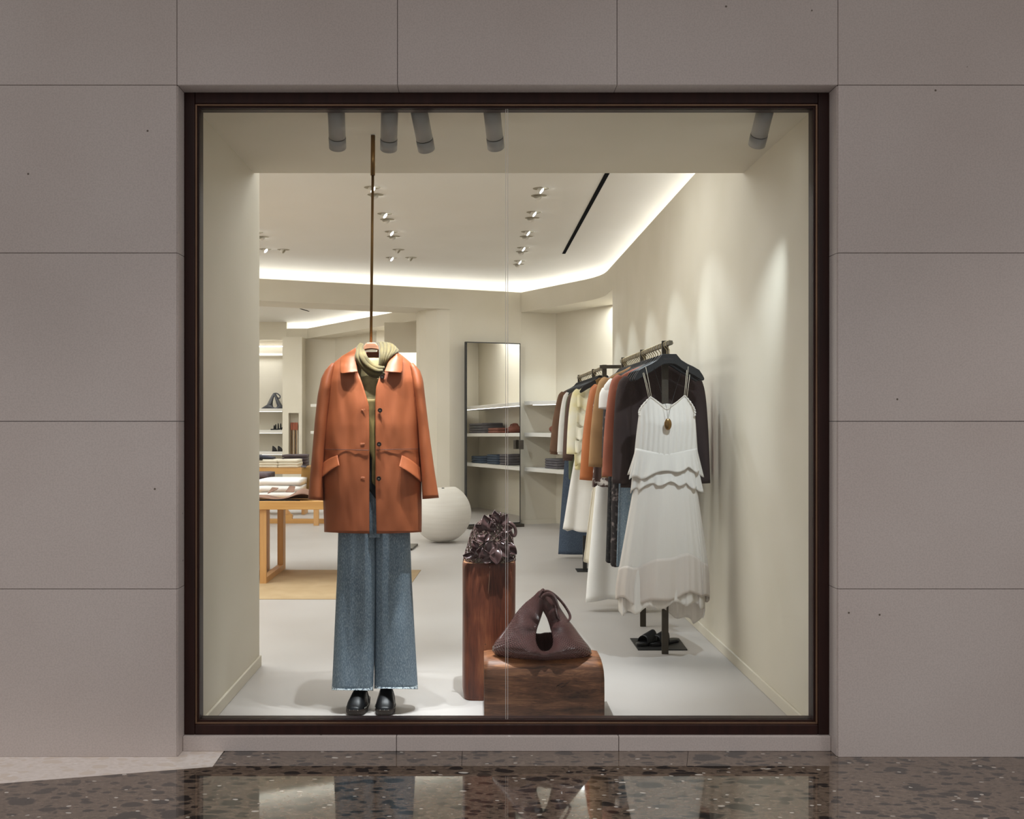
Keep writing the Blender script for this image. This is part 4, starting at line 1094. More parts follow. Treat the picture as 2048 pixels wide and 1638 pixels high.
# ---- hangers
def make_hanger(label):
    S = 5.6/F; t = thing('black_hanger', label, 'hanger', (RX, 5.6, 1.58), 'black hangers on the clothes racks')
    z0 = PZ(708, 5.6)
    half = [(14, 0), (20, 7.5), (24, 12), (36, 19.5), (48, 25), (60, 32), (66, 41), (70, 48.5), (69.5, 52), (66, 53.5), (58, 49), (48, 42.5), (34, 35), (20, 25.5), (12, 21), (0, 19.5)]
    pts = [(x, y) for x, y in half] + [(-x, y) for x, y in half[::-1][1:]]
    MB().prism_xz([(RX + x*S, z0 - y*S) for x, y in pts][::-1], 5.590, 5.606).build('body', M['hanger_black'], t, bevel=.003)
    hk = [(0, 0, 0), (0, .025, 0), (-.010, .040, 0), (-.018, .055, 0), (-.016, .072, 0), (0, .0805, 0), (.014, .076, 0), (.022, .062, 0)]
    hz = z0; k_ = (zr+.0145 - z0)/.0805
    MB().tube(catmull([Vector((RX + a, 5.598, hz + b*k_)) for a, b, _ in hk], 22), .0026, 6).build('hook', M['hook'], t)
    return t
h0 = make_hanger('foremost black hanger carrying the white dress on the near rack')
# tiny print on the front hanger
tx = bpy.data.curves.new('print', 'FONT'); tx.body = 'Massimo Dutti'; tx.size = .0085; tx.align_x = 'CENTER'; tx.materials.append(M['copper_print'])
_t = bpy.data.objects.new('t', tx); COL.objects.link(_t); bpy.context.view_layer.update()
_me = bpy.data.meshes.new_from_object(_t.evaluated_get(bpy.context.evaluated_depsgraph_get())); bpy.data.objects.remove(_t)
txo = bpy.data.objects.new('print', _me); COL.objects.link(txo); txo.rotation_euler = (R(90), 0, 0)
txo.location = Vector((PX(1336.5, 5.59), 5.5895, PZ(718.5, 5.59))); txo.parent = h0; txo.matrix_parent_inverse = Matrix.Translation(-Vector(h0.location))
hangD = [5.665, 5.76, 5.86, 5.95] + [6.03 + .0655*i for i in range(20)]
pr = [c for c in h0.children if c.name == 'print']
def copy_hanger(D, label, dx=0):
    c = h0.copy(); COL.objects.link(c); c.location = Vector(h0.location) + Vector((dx, D-5.6, 0)); c['label'] = label
    for ch in list(h0.children):
        if ch.name.startswith('print'): continue
        d = ch.copy(); COL.objects.link(d); d.parent = c; d.matrix_parent_inverse = ch.matrix_parent_inverse.copy()
        d.location = ch.location
    return c
for k, D in enumerate(hangD):
    copy_hanger(D, 'black hanger on the near rack, %s behind the white dress' % ORD[k])
for k in range(15):
    copy_hanger(8.42 + .13*k, 'black hanger on the far rack, %s from the cross bar' % ORD[k], -.01)

# ---- garments
def garment(name, label, cat, D, hw_sh, ztop, zhem, mat, hw_body=None, hw_hem=None, cuff=None, r0=.055, r1=.045, depth=.028, hemd=.03, fold=0, nf=7, xc=RX, short=None, seed=0, group='clothes on the racks', nsl=2, neck=.055, drop=.085, cufft=None):
    t = thing(name, label, cat, (xc, D, zhem), group)
    hb = hw_body or hw_sh; hh = hw_hem or hb
    rows = [(ztop, neck, .014), (ztop-.02, neck+.035, .018), (ztop-drop*.55, lerp(neck, hw_sh, .62), .020), (ztop-drop, hw_sh*.97, .022), (ztop-drop-.05, hw_sh, .026), (ztop-.26, hb, depth),
            (lerp(ztop-.26, zhem, .5), lerp(hb, hh, .5), depth), (zhem, hh, hemd)]
    nz = 34; nk = 60; rings = []
    tab = sorted([(-z, a, b) for z, a, b in rows])
    for j in range(nz+1):
        z = lerp(zhem, ztop, (j/nz)); w, d = interp(tab, -z); v = 1-j/nz; ring = []
        for k in range(nk):
            a = 2*PI*k/nk; c, s = math.cos(a), math.sin(a)
            x = w*math.copysign(abs(c)**.9, c); y = d*math.copysign(abs(s)**.8, s)
            y += fold*v*math.sin(nf*a + seed) + .004*noise.noise(Vector((x*14, z*5, seed + s)))
            x += fold*.6*v*math.cos(nf*a + seed)*abs(c)
            zz = z + (.008*math.sin(nf*a+seed)*(1 if fold else 0)*(1 if j == 0 else 0))
            ring.append(Vector((xc + x, D + y, zz)))
        rings.append(ring)
    MB().loft(rings).build('body', mat, t, solid=.0025)
    if cuff:
        for sx in ((-1, 1) if nsl == 2 else (-1,)):
            cz, cx_ = cuff
            pts = [Vector((xc + sx*(hw_sh-.035), D-.004, ztop-drop*.95)), Vector((xc + sx*(hw_sh-.005), D-.006, ztop-drop-.08)),
                   Vector((xc + sx*lerp(hw_sh, cx_, .55), D-.012, lerp(ztop-drop, cz, .5))), Vector((xc + sx*cx_, D-.022, cz))]
            MB().tube(catmull(pts, 22), lambda q: lerp(r0*.7, r0, min(1, q*5)) if q < .2 else lerp(r0, r1, q), 18, cap=False,
                      ry=lambda q: lerp(.030, .034, q)).build('sleeve', mat, t, solid=.003)
            if cufft:
                e = pts[-1]; dr = (pts[-1]-pts[-2]).normalized()
                MB().tube([e - dr*.03, e + dr*.018], r1*.86, 18, cap=False, ry=.028).build('cuff', cufft, t, solid=.002)
    return t
def hanging(name, label, cat, D, x0, x1, ztop, hx0, hx1, zhem, mat, d0=.02, d1=.035, fold=.008, nf=9, seed=0, wav=.012, group='clothes on the racks'):
    """skirt or trousers: left/right at top and hem in metres"""
    t = thing(name, label, cat, ((x0+x1)/2, D, zhem), group)
    def f(u, v):
        z = lerp(ztop, zhem, v); xl, xr = lerp(x0, hx0, v**.85), lerp(x1, hx1, v**.85); c, w = (xl+xr)/2, (xr-xl)/2
        a = -2*PI*u; d = lerp(d0, d1, v)
        return Vector((c + w*math.copysign(abs(math.cos(a))**.85, math.cos(a)) + fold*v*math.cos(nf*a+seed), D + d*math.sin(a) + fold*(.3+v)*math.sin(nf*a + seed), z + wav*v*math.sin(nf*a*.5+seed)*(v > .9)))
    MB().grid(f, 90, 26, True, True).build('body', mat, t, solid=.0025)
    return t
X = lambda px, D: PX(px, D)
# near rack, front to back
garment('velvet_jacket', 'dark brown velvet jacket directly behind the white dress', 'jacket', 5.86,   .205, 1.600, PZ(975, 5.86), M['velvet'], .215, .225, cuff=(.93, .228), r0=.052, r1=.048, seed=1)
garment('rust_coat', 'rust red coat behind the dark velvet jacket', 'coat', 6.03, .222, 1.615, PZ(950, 6.05), M['rust'], .22, .22, cuff=(PZ(952, 6.05), .262), r0=.055, r1=.05, seed=2)
hanging('light_jeans', 'light blue jeans hanging under the dark velvet jacket', 'jeans', 6.12, .86, 1.20, 1.30, X(1233, 6.12), 1.16, PZ(1133, 6.12), M['denim_light'], nf=5, fold=.006, wav=.002, seed=2)
garment('white_tshirt', 'white short-sleeved t-shirt between the rust and tan coats', 't-shirt', 6.27, .215, 1.60, 1.0, M['white_cloth'], .20, .20, cuff=(PZ(818, 6.3), .235), r0=.075, r1=.068, seed=3)
garment('printed_dress', 'dark printed dress behind the white t-shirt', 'dress', 6.38, .205, 1.61, PZ(1130, 6.4), M['print_dark'], .20, .215, cuff=(1.05, .225), r0=.05, r1=.045, fold=.008, seed=4)
garment('lace_dress', 'long black lace dress beside the light jeans', 'dress', 6.50, .19, 1.56, .40, M['lace_black'], .20, .225, fold=.010, seed=5)
garment('tan_coat', 'tan suede coat with wide open cuffs on the near rack', 'coat', 6.66, .215, 1.625, PZ(955, 6.66), M['tan_suede'], .23, .235, cuff=(PZ(935, 6.6), .262), r0=.062, r1=.060, depth=.035, seed=6)
garment('floral_dress', 'brown and white floral dress behind the tan coat', 'dress', 6.88, .215, 1.60, PZ(972, 6.88), M['print_brown'], .235, .265, cuff=(1.15, .24), r0=.045, r1=.04, fold=.010, seed=7)
hanging('white_skirt', 'long white skirt reaching nearly to the floor on the near rack', 'skirt', 6.98, .84, 1.22, 1.10, X(1172, 6.98), 1.30, PZ(1200, 6.98), M['white_cloth'], nf=6, fold=.014, d1=.06, seed=1)
hanging('cream_trousers', 'cream trousers behind the long white skirt', 'trousers', 7.10, .85, 1.2, 1.10, X(1165, 7.1), 1.25, PZ(1126, 7.1), M['cream_cloth'], nf=5, fold=.008, seed=3)
garment('tan_jacket', 'orange tan leather jacket with a raised collar at the end of the near rack', 'jacket', 7.24, .215, 1.60, PZ(960, 7.24), M['leather_tan'], .235, .26, cuff=(PZ(960, 7.24), .275), r0=.05, r1=.045, seed=8)
# far rack
garment('ruffled_blouse', 'cream and yellow ruffled blouse at the front of the far rack', 'blouse', 8.50, .205, 1.60, PZ(938, 8.5), M['cream_yellow'], .225, .215, cuff=(1.0, .24), r0=.058, r1=.05, fold=.016, nf=11, depth=.05, seed=9, xc=RX-.01)
hanging('white_midi_skirt', 'white skirt below the ruffled blouse', 'skirt', 8.66, .84, 1.24, 1.0, X(1128, 8.66), 1.3, PZ(1060, 8.66), M['white_cloth'], nf=7, fold=.014, d1=.06, seed=5)
garment('yellow_top', 'narrow golden yellow top beside the far rack post', 'top', 8.38, .05, 1.62, 1.30, M['suede_gold'], .06, .06, seed=3, xc=RX-.02, neck=.03, drop=.03)
garment('dark_cardigan', 'dark brown cardigan behind the ruffled blouse', 'cardigan', 8.92, .215, 1.585, PZ(912, 8.92), M['dark_brown'], .22, .22, cuff=(PZ(917, 8.92), .250), r0=.05, r1=.047, seed=10, cufft=M['dark_brown'])
garment('green_jacket', 'olive green jacket with a drawstring waist on the far rack', 'jacket', 9.20, .205, 1.585, PZ(958, 9.2), M['green_cloth'], .215, .215, cuff=(.98, .225), r0=.045, r1=.04, fold=.008, seed=11)
garment('white_shirt', 'white shirt between the green and brown jackets', 'shirt', 9.50, .212, 1.60, .98, M['white_cloth'], .215, .215, cuff=(PZ(905, 9.5), .255), r0=.048, r1=.042, seed=12, cufft=M['white_cloth'])
hanging('dark_jeans', 'dark blue jeans hanging low at the far end of the racks', 'jeans', 9.62, .84, 1.20, 1.0, X(1115, 9.62), 1.12, PZ(1106, 9.7), M['denim_dark'], nf=4, fold=.006, wav=.002)
garment('brown_jacket', 'brown wool jacket at the far end of the racks', 'jacket', 9.92, .218, 1.615, PZ(900, 9.92), M['brown_jacket'], .225, .225, cuff=(PZ(905, 9.92), .285), r0=.055, r1=.052, seed=13, cufft=M['brown_jacket'])
# ruffles on blouse
rb = [o for o in bpy.data.objects if o.name == 'ruffled_blouse'][0]
for i in range(5):
    zc = 1.48 - .12*i; x0 = .86 + .01*i
    def rf(u, v, zc=zc, i=i):
        x = lerp(.83-.006*i, 1.10, u); return Vector((x, 8.50 - .055 - .018*v - .010*math.sin(u*26+i*2)*(.3+v), zc - .02*math.sin(u*3+i) - .10*v + .012*math.sin(u*19+i)))
    MB().grid(rf, 44, 6).build('ruffle', M['cream_yellow'], rb, solid=.0015)

# ---- the white dress (front)
DD = 5.60
dr = thing('white_dress', 'white tiered slip dress with ruffled waist hanging at the front of the near rack', 'dress', P(1335, 1215, DD))
bt = [(792, 1298, 1371), (800, 1293, 1376), (818, 1279.5, 1389), (833, 1278, 1390), (867, 1276, 1391), (890, 1271.5, 1394), (915, 1268, 1396)]
def neckline(x):  # y of the top edge at x
    return interp([(1279, 818), (1287, 806), (1300.5, 793), (1318, 804), (1328, 811), (1335, 815), (1343, 811), (1352, 804), (1369, 791), (1380, 803), (1389, 817)], x)[0]
def bod(sign):
    def f(u, v):
        xb = lerp(1268, 1396, u); xt = lerp(1280.5, 1388, u); 
        yt = neckline(xt) if sign > 0 else lerp(807, 815, abs(2*u-1)); y = lerp(yt, 915, v)
        x = lerp(xt, xb, v**.8)
        if v < .35: x += (2*u-1)*-0*1
        d = .055*math.sin(PI*u)**.6*(.45+.55*min(1, v*2.5)) + .0022*math.sin(x*.62+math.sin(y*.05))*min(1, v*3)
        return P(x, y, DD - sign*d)
    return f
MB().grid(bod(1), 90, 30).build('bodice', M['chiffon'], dr, solid=.001)
MB().grid(bod(-1), 40, 14).build('bodice_back', M['chiffon'], dr, solid=.001)
# scalloped trim along arm edges
for sx, pts in ((-1, [(1300,795),(1290,805),(1281,816),(1278,824),(1279,832)]), (1, [(1370,792),(1379,802),(1387,814),(1390,824),(1389,833)])):
    cc = catmull([P(x, y, DD-.02) for x, y in pts], 40)
    MB().tube([p + Vector((sx*.002*math.sin(i*1.3), -.003*math.sin(i*1.1), 0)) for i, p in enumerate(cc)], .0042, 6).build('arm_trim', M['chiffon'], dr)
nl = catmull([P(x, y-.5, DD-.045+.02*abs(x-1335)/35) for x, y in ((1300.5,793),(1311,800),(1322,808),(1335,815),(1348,808),(1359,800),(1369,791))], 40)
MB().tube(nl, .0022, 6).build('neck_trim', M['chiffon'], dr)
# spaghetti straps
for bxs, tops in (((1297, 1300, 1303), ((1285.5, 746, -.012), (1287.5, 745, -.012), (1291.5, 734, -.012))), ((1368, 1371, 1374), ((1373.5, 740, -.012), (1376.5, 733, -.012), (1379.5, 749, -.012)))):
    for b_, (tx_, ty_, td) in zip(bxs, tops):
        MB().tube([P(tx_, ty_, DD+td), P(lerp(tx_, b_, .5)+.3, lerp(ty_, 793, .5), DD-.015), P(b_, 794, DD-.018)], .0013, 5).build('strap', M['cream_cloth'], dr)
def tier(y_top, wt, y_bot, wb, amp, nf, seed, name, dtop=.060, dbot=.085, hem=(0, 0), mat=None, nv=12, solid=.001, NU=150, asym=0, bx=None):
    """closed flared ring; wt/wb (xl,xr) px"""
    def f(u, v):
        a = -2*PI*u; c = math.cos(a); s = math.sin(a)
        xl, xr = lerp(wt[0], wb[0], v), lerp(wt[1], wb[1], v); cc, w = (xl+xr)/2, (xr-xl)/2
        ph = nf*a + seed + 1.3*math.sin(2*a+seed)
        k = amp*v*(.6+.4*math.sin(3*a+seed))
        rr = 1 + k*math.sin(ph)
        x = cc + w*math.copysign(abs(c)**.9, c)*rr
        d = lerp(dtop, dbot, v)*(math.copysign(abs(s)**.9, s))*rr + .004*v*math.sin(ph*2.7)
        yb = y_bot + hem[0]*math.sin(ph+.8) + hem[1]*math.sin(2*a+seed*.7) + (asym*c)
        y = lerp(y_top + 12*(1-abs(c)), yb, v)
        return P(x, y, DD + d)
    return MB().grid(f, NU, nv, True, True).build(name, mat or M['chiffon'], dr, solid=solid)
tier(896, (1271, 1394), 948, (1257, 1403), .09, 9, .5, 'ruffle', .056, .082, (4, 9))
tier(930, (1266, 1396), 975, (1262, 1402), .09, 11, 2.0, 'ruffle', .056, .080, (4, 8))
# skirt: overlapping long layers
SK = [(950, 1272, 1391), (1000, 1262, 1397), (1060, 1251, 1405), (1122, 1240, 1413), (1170, 1232, 1416), (1200, 1231, 1416)]
def skirt(name, rows, y0, ybf, amp, nf, seed, dt, db, nv=40, NU=200, k=1.0):
    def f(u, v):
        a = -2*PI*u; c, s = math.cos(a), math.sin(a); y1 = ybf(a); y = lerp(y0, y1, v)
        xl, xr = smooth_tab(rows, min(y, rows[-1][0])); cc, w = (xl+xr)/2, (xr-xl)/2*k
        ph = nf*a + seed + 1.1*math.sin(2*a+seed); rr = 1 + amp*(v**.7)*math.sin(ph)*(.55+.45*math.sin(3*a+2*seed))
        x = cc + w*math.copysign(abs(c)**.9, c)*(1+(rr-1)*.4)
        d = lerp(dt, db, v)*math.copysign(abs(s)**.85, s) + .020*v*math.sin(ph)*(.6+.4*math.sin(3*a+seed)) + .003*v*math.sin(ph*3.1)
        return P(x, y, DD + d)
    return MB().grid(f, NU, nv, True, True).build(name, M['chiffon_skirt'], dr, solid=.001)
skirt('skirt', SK, 955, lambda a: 1197 + 7*math.sin(a*3+1) + 4*math.sin(8*a) - 4*math.cos(a), .10, 9, 1.2, .060, .12)
skirt('underskirt', SK, 1080, lambda a: 1218 + 10*math.sin(2*a+.5) + 16*max(0, math.cos(a-.9))**3 + 5*math.sin(11*a), .12, 13, 3.0, .07, .115, 20, 200, .93)
def band_y(a): return 1197 + 7*math.sin(a*3+1) + 4*math.sin(8*a) - 4*math.cos(a)
def hband(u, v):
    a = -2*PI*u; c, s = math.cos(a), math.sin(a); y1 = band_y(a); v2 = lerp(.70 + .05*math.sin(2*a+1), 1.004, v); y = lerp(955, y1, v2)
    xl, xr = smooth_tab(SK, min(y, 1200)); cc, w = (xl+xr)/2, (xr-xl)/2; ph = 9*a + 1.2 + 1.1*math.sin(2*a+1.2); rr = 1 + .10*(v2**.7)*math.sin(ph)*(.55+.45*math.sin(3*a+2.4))
    x = cc + (w+.5)*math.copysign(abs(c)**.9, c)*(1+(rr-1)*.4)
    d = (lerp(.060, .12, v2)+.0025)*math.copysign(abs(s)**.85, s) + .020*v2*math.sin(ph)*(.6+.4*math.sin(3*a+1.2)) + .003*v2*math.sin(ph*3.1)
    return P(x, y, DD + d)
MB().grid(hband, 200, 12, True, True).build('hem_band', M['chiffon_band'], dr, solid=.0012)
# pendant necklace
nk = thing('pendant_necklace', 'bronze oval pendant on a thin dark cord over the white dress', 'necklace', P(1335, 848, DD-.09))
MB().ball(P(1336, 848.5, DD-.083), .0195, .008, .0315, 24, 14).build('pendant', noisy('bronze', (120,92,56), (150,120,80), 30, .25, metal=1), nk)
MB().tube([P(1308, 735, DD-.012), P(1322, 783, DD-.03), P(1333, 815, DD-.075), P(1335.5, 836, DD-.083)], .0009, 5).build('cord', M['black_leather'], nk)
MB().tube([P(1363, 743, DD-.012), P(1350, 783, DD-.03), P(1341, 815, DD-.075), P(1336.5, 836, DD-.083)], .0009, 5).build('cord', M['black_leather'], nk)

# ================================================================== MIRROR
mr = thing('standing_mirror', 'tall dark-framed leaning mirror against the rear wall', 'mirror', (.22, 12.3, 0))
mb0, mb1 = Vector((-.105, 12.17, 0)), Vector((.545, 12.46, 0))
mdir = (mb1-mb0).normalized(); mn = Vector((mdir.y, -mdir.x, 0))
mt0, mt1 = mb0 + Vector((0, .02, 2.19)), mb1 + Vector((0, .02, 2.19))
zb_ = .035
def quad_slab(a, b, c, d, n, th): return MB().add([a, b, c, d, a-n*th, b-n*th, c-n*th, d-n*th], [(0,1,2,3),(7,6,5,4),(0,4,5,1),(1,5,6,2),(2,6,7,3),(3,7,4,0)])
up = Vector((0, 0, zb_))
quad_slab(mb0+up, mb1+up, mt1, mt0, mn, .045).build('frame', M['black_plate'], mr)
e = .012
a, b, c, d = mb0+up+mdir*e+Vector((0,0,e)), mb1+up-mdir*e+Vector((0,0,e)), mt1-mdir*e-Vector((0,0,e)), mt0+mdir*e-Vector((0,0,e))
quad_slab(a+mn*.002, b+mn*.002, c+mn*.002, d+mn*.002, mn, .0018).build('mirror_glass', M['mirror'], mr)
quad_slab(mb0+mn*.10, mb1+mn*.10, mb1+mn*.10+up, mb0+mn*.10+up, mn, .14).build('base', M['dark_metal'], mr)
hz = PZ(889, 12.45); hh = mb1 + mn*.03
MB().box(hh.x-.035, hh.x+.022, hh.y-.06, hh.y-.02, hz-.055, hz+.055).build('handle', M['dark_metal'], mr, bevel=.003)

# ================================================================== VASE
vs = thing('round_vase', 'large white round ceramic vessel with a small dark opening', 'vase', (PX(886, 10.9), 10.85, 0))
vc = Vector((PX(884, 10.85), 10.85, .302))
def vfn(p, u, v):
    k = p.z/.302
    if k > .6: p.z -= .05*(max(0, 1-(p.x**2+p.y**2)/.02))*1
    a = math.atan2(p.y, p.x)
    p *= 1 + .02*math.sin(a*2+1) - .05*math.exp(-((a+1.2)/.5)**2 - ((k-.45)/.3)**2)
    if k < -.93: p.z = -.302*.955
    return p
MB().ball(vc, .300, .295, .302, 48, 32, vfn).build('body', M['ceramic'], vs)
MB().cyl(vc + Vector((.012, -.05, .262)), vc + Vector((.012, -.05, .268)), .014, 16).build('opening', M['black_slot'], vs)
pl2 = MB().prism([fl(760, 1101), fl(824, 1101), fl(836, 1091), fl(772, 1091)], 0, .02).build('floor_plate', M['dark_metal'])
tag(pl2, 'small dark metal base plate on the floor right of the jeans', 'plate')

# ================================================================== TABLES
rg = MB().prism([fl(400, 1199), fl(800, 1199), fl(842, 1140.5), fl(400, 1140.5)], 0, .004).build('rug', M['rug'], origin=(-1.5, 8.1, 0))
tag(rg, 'flat tan rug lying beside the front display table', 'rug')
ZT = .648
def table(name_label, x0, x1, y0, y1, zt, th, legs, lx=.05, ly=.11):
    t = thing('display_table', name_label, 'table', ((x0+x1)/2, (y0+y1)/2, 0), 'oak display tables')
    MB().box(x0, x1, y0, y1, zt-th, zt).build('tabletop', M['oak'], t, bevel=.004)
    for X0, (la, lb) in legs:
        MB().box(X0-lx/2, X0+lx/2, la, la+.03, 0, zt-th).build('leg', M['oak_leg'], t, bevel=.002)
        MB().box(X0-lx/2, X0+lx/2, lb-ly, lb, 0, zt-th).build('leg', M['oak_leg'], t, bevel=.002)
        MB().box(X0-lx/2, X0+lx/2, la+.03, lb-ly, 0, .05).build('runner', M['oak_leg'], t, bevel=.002)
    return t
table('front oak display table with a folded brown jacket on it', -1.742, -.86, 8.10, 9.05, ZT, .066, [(-1.655, (8.12, 8.95)), (-.93, (8.12, 8.95))])
table('oak display table abutting the front table at the left bay wall', -3.0, -1.746, 8.10, 9.05, ZT, .066, [(-1.80, (8.02+.1, 8.95))], lx=.07)
# far table (higher view), with rail and brace
T2 = 12.75
ft = thing('display_table', 'far oak display table with white folded stacks', 'table', (-2.4, T2+.3, 0), 'oak display tables')
zt2 = PZ(936, T2)
MB().box(-3.6, PX(604, T2), T2, T2+.75, zt2-.075, zt2).build('tabletop', M['oak'], ft, bevel=.004)
MB().box(-3.6, PX(700, T2), T2, T2+.06, .0, .055).build('runner', M['oak'], ft, bevel=.002)
MB().box(PX(511, T2), PX(520, T2), T2+.08, T2+.14, .055, zt2-.075).build('leg', M['oak_leg'], ft, bevel=.002)
MB().bar((PX(512, T2), T2+.10, zt2-.10), (PX(580, T2), T2+.1, .06), .05, .07, (0, 1, 0)).build('brace', M['oak_leg'], ft)
MB().bar((PX(524, T2), T2+.5, .36), (PX(546, T2), T2+.5, .31), .05, .06).build('crossbar', M['oak_leg'], ft)
MB().box(PX(560, T2), PX(584, T2), T2+.0, T2+.06, .055, .11).build('block', M['oak'], ft, bevel=.002)
t3 = thing('display_table', 'low oak table end seen under the front table beside the jacket', 'table', (PX(660, 12.4), 12.5, 0), 'oak display tables')
MB().box(PX(627, 12.5), PX(637, 12.5), 12.5, 12.56, 0, .5).build('leg', M['oak_leg'], t3, bevel=.002)
MB().box(PX(620, 12.5), PX(700, 12.5), 12.45, 12.65, .5, .56).build('tabletop', M['oak'], t3, bevel=.002)

def folded(label, x0, x1, y0, y1, z0, h, mat, seed=0, group='folded clothes on the tables', name='folded_garment', sag=0, cat='clothes', cr=None):
    """one folded garment: rounded front edge with a fold line"""
    t = MB(); c = ((x0+x1)/2, (y0+y1)/2)
    prof = []
    for k in range(7): a = -PI/2 + PI*k/6; prof.append((-math.cos(a)*h*.5, .5+.5*math.sin(a)))
    prof2 = [(y0 + h*.5 + d, z0 + h*q) for d, q in prof] + [(y1, z0+h), (y1, z0)]
    rings = []
    for i in range(13):
        u = i/12; x = lerp(x0, x1, u); e_ = 1 - .10*(abs(2*u-1)**8)
        rings.append([Vector((x + .004*noise.noise(Vector((seed, z*20, i))), y + .006*noise.noise(Vector((x*8, z*30, seed))), z0 + (z-z0)*e_ + (.004*noise.noise(Vector((x*6, y*6, seed))) if z > z0+h*.6 else 0) + sag*(u-.5)*(z > z0+h*.5))) for y, z in prof2])
    t.loft(rings, True, True)
    o = t.build(name, mat, origin=(c[0], c[1], z0)); tag(o, label, cat, group); return o
def stack(desc, n, x0, x1, y0, y1, z0, h, mat, group, seed=0, name='folded_garment'):
    for k in range(n):
        pos = 'bottom one of the stack' if k == 0 else ('top one of the stack' if k == n-1 else '%s from the bottom of the stack' % ORD[k])
        dx = .008*noise.noise(Vector((seed, k*3.3, 1)))
        folded('%s, %s' % (desc, pos), x0+dx, x1+dx, y0+dx*.6, y1, z0+k*h, h*.97, mat, seed+k*1.7, group, name)
Dt = 8.45
stack('white folded shirt on the front table', 3, PX(519, Dt), PX(603, Dt), Dt-.08, Dt+.28, ZT, .052, M['white_cloth'], 'white shirts on the front table', 1)
stack('dark plum top at left of front table', 4, PX(480, Dt+.2), PX(536, Dt+.2), Dt+.22, Dt+.5, ZT, .048, M['plum_fold'], 'plum tops on the front table', 5)
# spread brown jacket
bj = thing('folded_jacket', 'brown leather jacket laid flat along the front table edge', 'jacket', (-1.6, 8.2, ZT))
def bjf(u, v):
    x = lerp(PX(498, 8.2), PX(623, 8.2), u); y = lerp(8.12, 8.34, v)
    h = .030 + .045*math.exp(-((u-.88)/.2)**2) + .012*noise.noise(Vector((x*7, y*9, 3))) + .012*math.sin(u*9)
    h *= math.sin(PI*min(1, max(0, v*.9+.1)))**.35
    return Vector((x, y, ZT + max(.003, h)))
MB().grid(bjf, 40, 12).build('body', M['brown_fold'], bj, solid=.003)
for x, y, w, s_ in ((545, 984, .065, 1), (580, 981, .06, -1)):
    p = P(x, y, 8.16)
    MB().add([p+Vector((-w*.6,0,-.01)), p+Vector((w*.5,-.005,.016*s_+.005)), p+Vector((w*.55,.05,.03)), p+Vector((-w*.2,.05,.035))], [(0,1,2,3)]).build('lapel', M['brown_fold'], bj, solid=.005)
MB().tube([Vector((PX(510, 8.12), 8.118, ZT+.004)), Vector((PX(560, 8.12), 8.114, ZT+.006)), Vector((PX(600, 8.12), 8.118, ZT+.004))], .004, 6).build('lining', M['black_cloth'], bj)
# gold suede bag
sb = thing('suede_bag', 'ochre suede tote bag standing on the front table beside the jacket sleeve', 'bag', (PX(613, 8.75), 8.75, ZT))
def sbf(u, v):
    a = 2*PI*u; w = lerp(.062, .052, v); d = lerp(.05, .03, v)
    return Vector((PX(616, 8.75) + w*math.copysign(abs(math.cos(a))**.6, math.cos(a)), 8.75 + d*math.copysign(abs(math.sin(a))**.6, math.sin(a)) + .004*math.sin(v*7+a*2), ZT + .002 + .235*v + .006*math.cos(2*a)*v))
MB().grid(sbf, 32, 14, True, True).build('body', M['suede_gold'], sb, solid=.003)
MB().tube(catmull([Vector((PX(604, 8.75)+.006*i, 8.71, ZT+.235+.012*(i % 2))) for i in range(8)], 24), .005, 6).build('drawn_top', M['grey_fold'], sb)
# far table stacks
stack('white folded knit, far table left pile', 3, PX(514, T2+.1), PX(556, T2+.1), T2+.05, T2+.4, zt2, .033, M['cream_cloth'], 'white knits on the far table', 2)
stack('white folded knit, far table right pile', 3, PX(557, T2+.1), PX(597, T2+.1), T2+.05, T2+.4, zt2, .033, M['cream_cloth'], 'white knits on the far table', 8)
stack('plum folded top behind the white piles', 4, PX(566, T2+.5), PX(613, T2+.5), T2+.43, T2+.70, zt2, .037, M['plum_fold'], 'plum tops on the far table', 4)
folded('navy folded top draped over the left white pile on the far table', PX(506, T2+.2), PX(545, T2+.2), T2+.2, T2+.4, zt2+.102, .04, M['navy_fold'], 3, 'navy tops on the far table', sag=-.03)
rl = MB().tube([Vector((PX(510, T2), T2+.08, zt2+.118)), Vector((PX(523, T2), T2+.03, zt2+.112))], .018, 12)
tag(rl.build('rolled_belt', M['black_cloth']), 'dark rolled strap on top of the left white pile', 'belt')
folded('dark brown folded leather piece on the far shelf under the table line', PX(533, T2+1.2), PX(564, T2+1.2), T2+1.1, T2+1.4, .40, .06, M['brown_fold'], 9, 'folded clothes on the tables')
lowt = thing('low_bench', 'low pale bench behind the far table carrying a brown folded piece', 'bench', (-2.7, T2+1.3, 0))
MB().box(-3.2, -2.2, T2+1.1, T2+1.5, .35, .40).build('seat', M['oak'], lowt, bevel=.003)
for xx in (-3.1, -2.3): MB().box(xx-.02, xx+.02, T2+1.15, T2+1.45, 0, .35).build('leg', M['oak_leg'], lowt, bevel=.002)

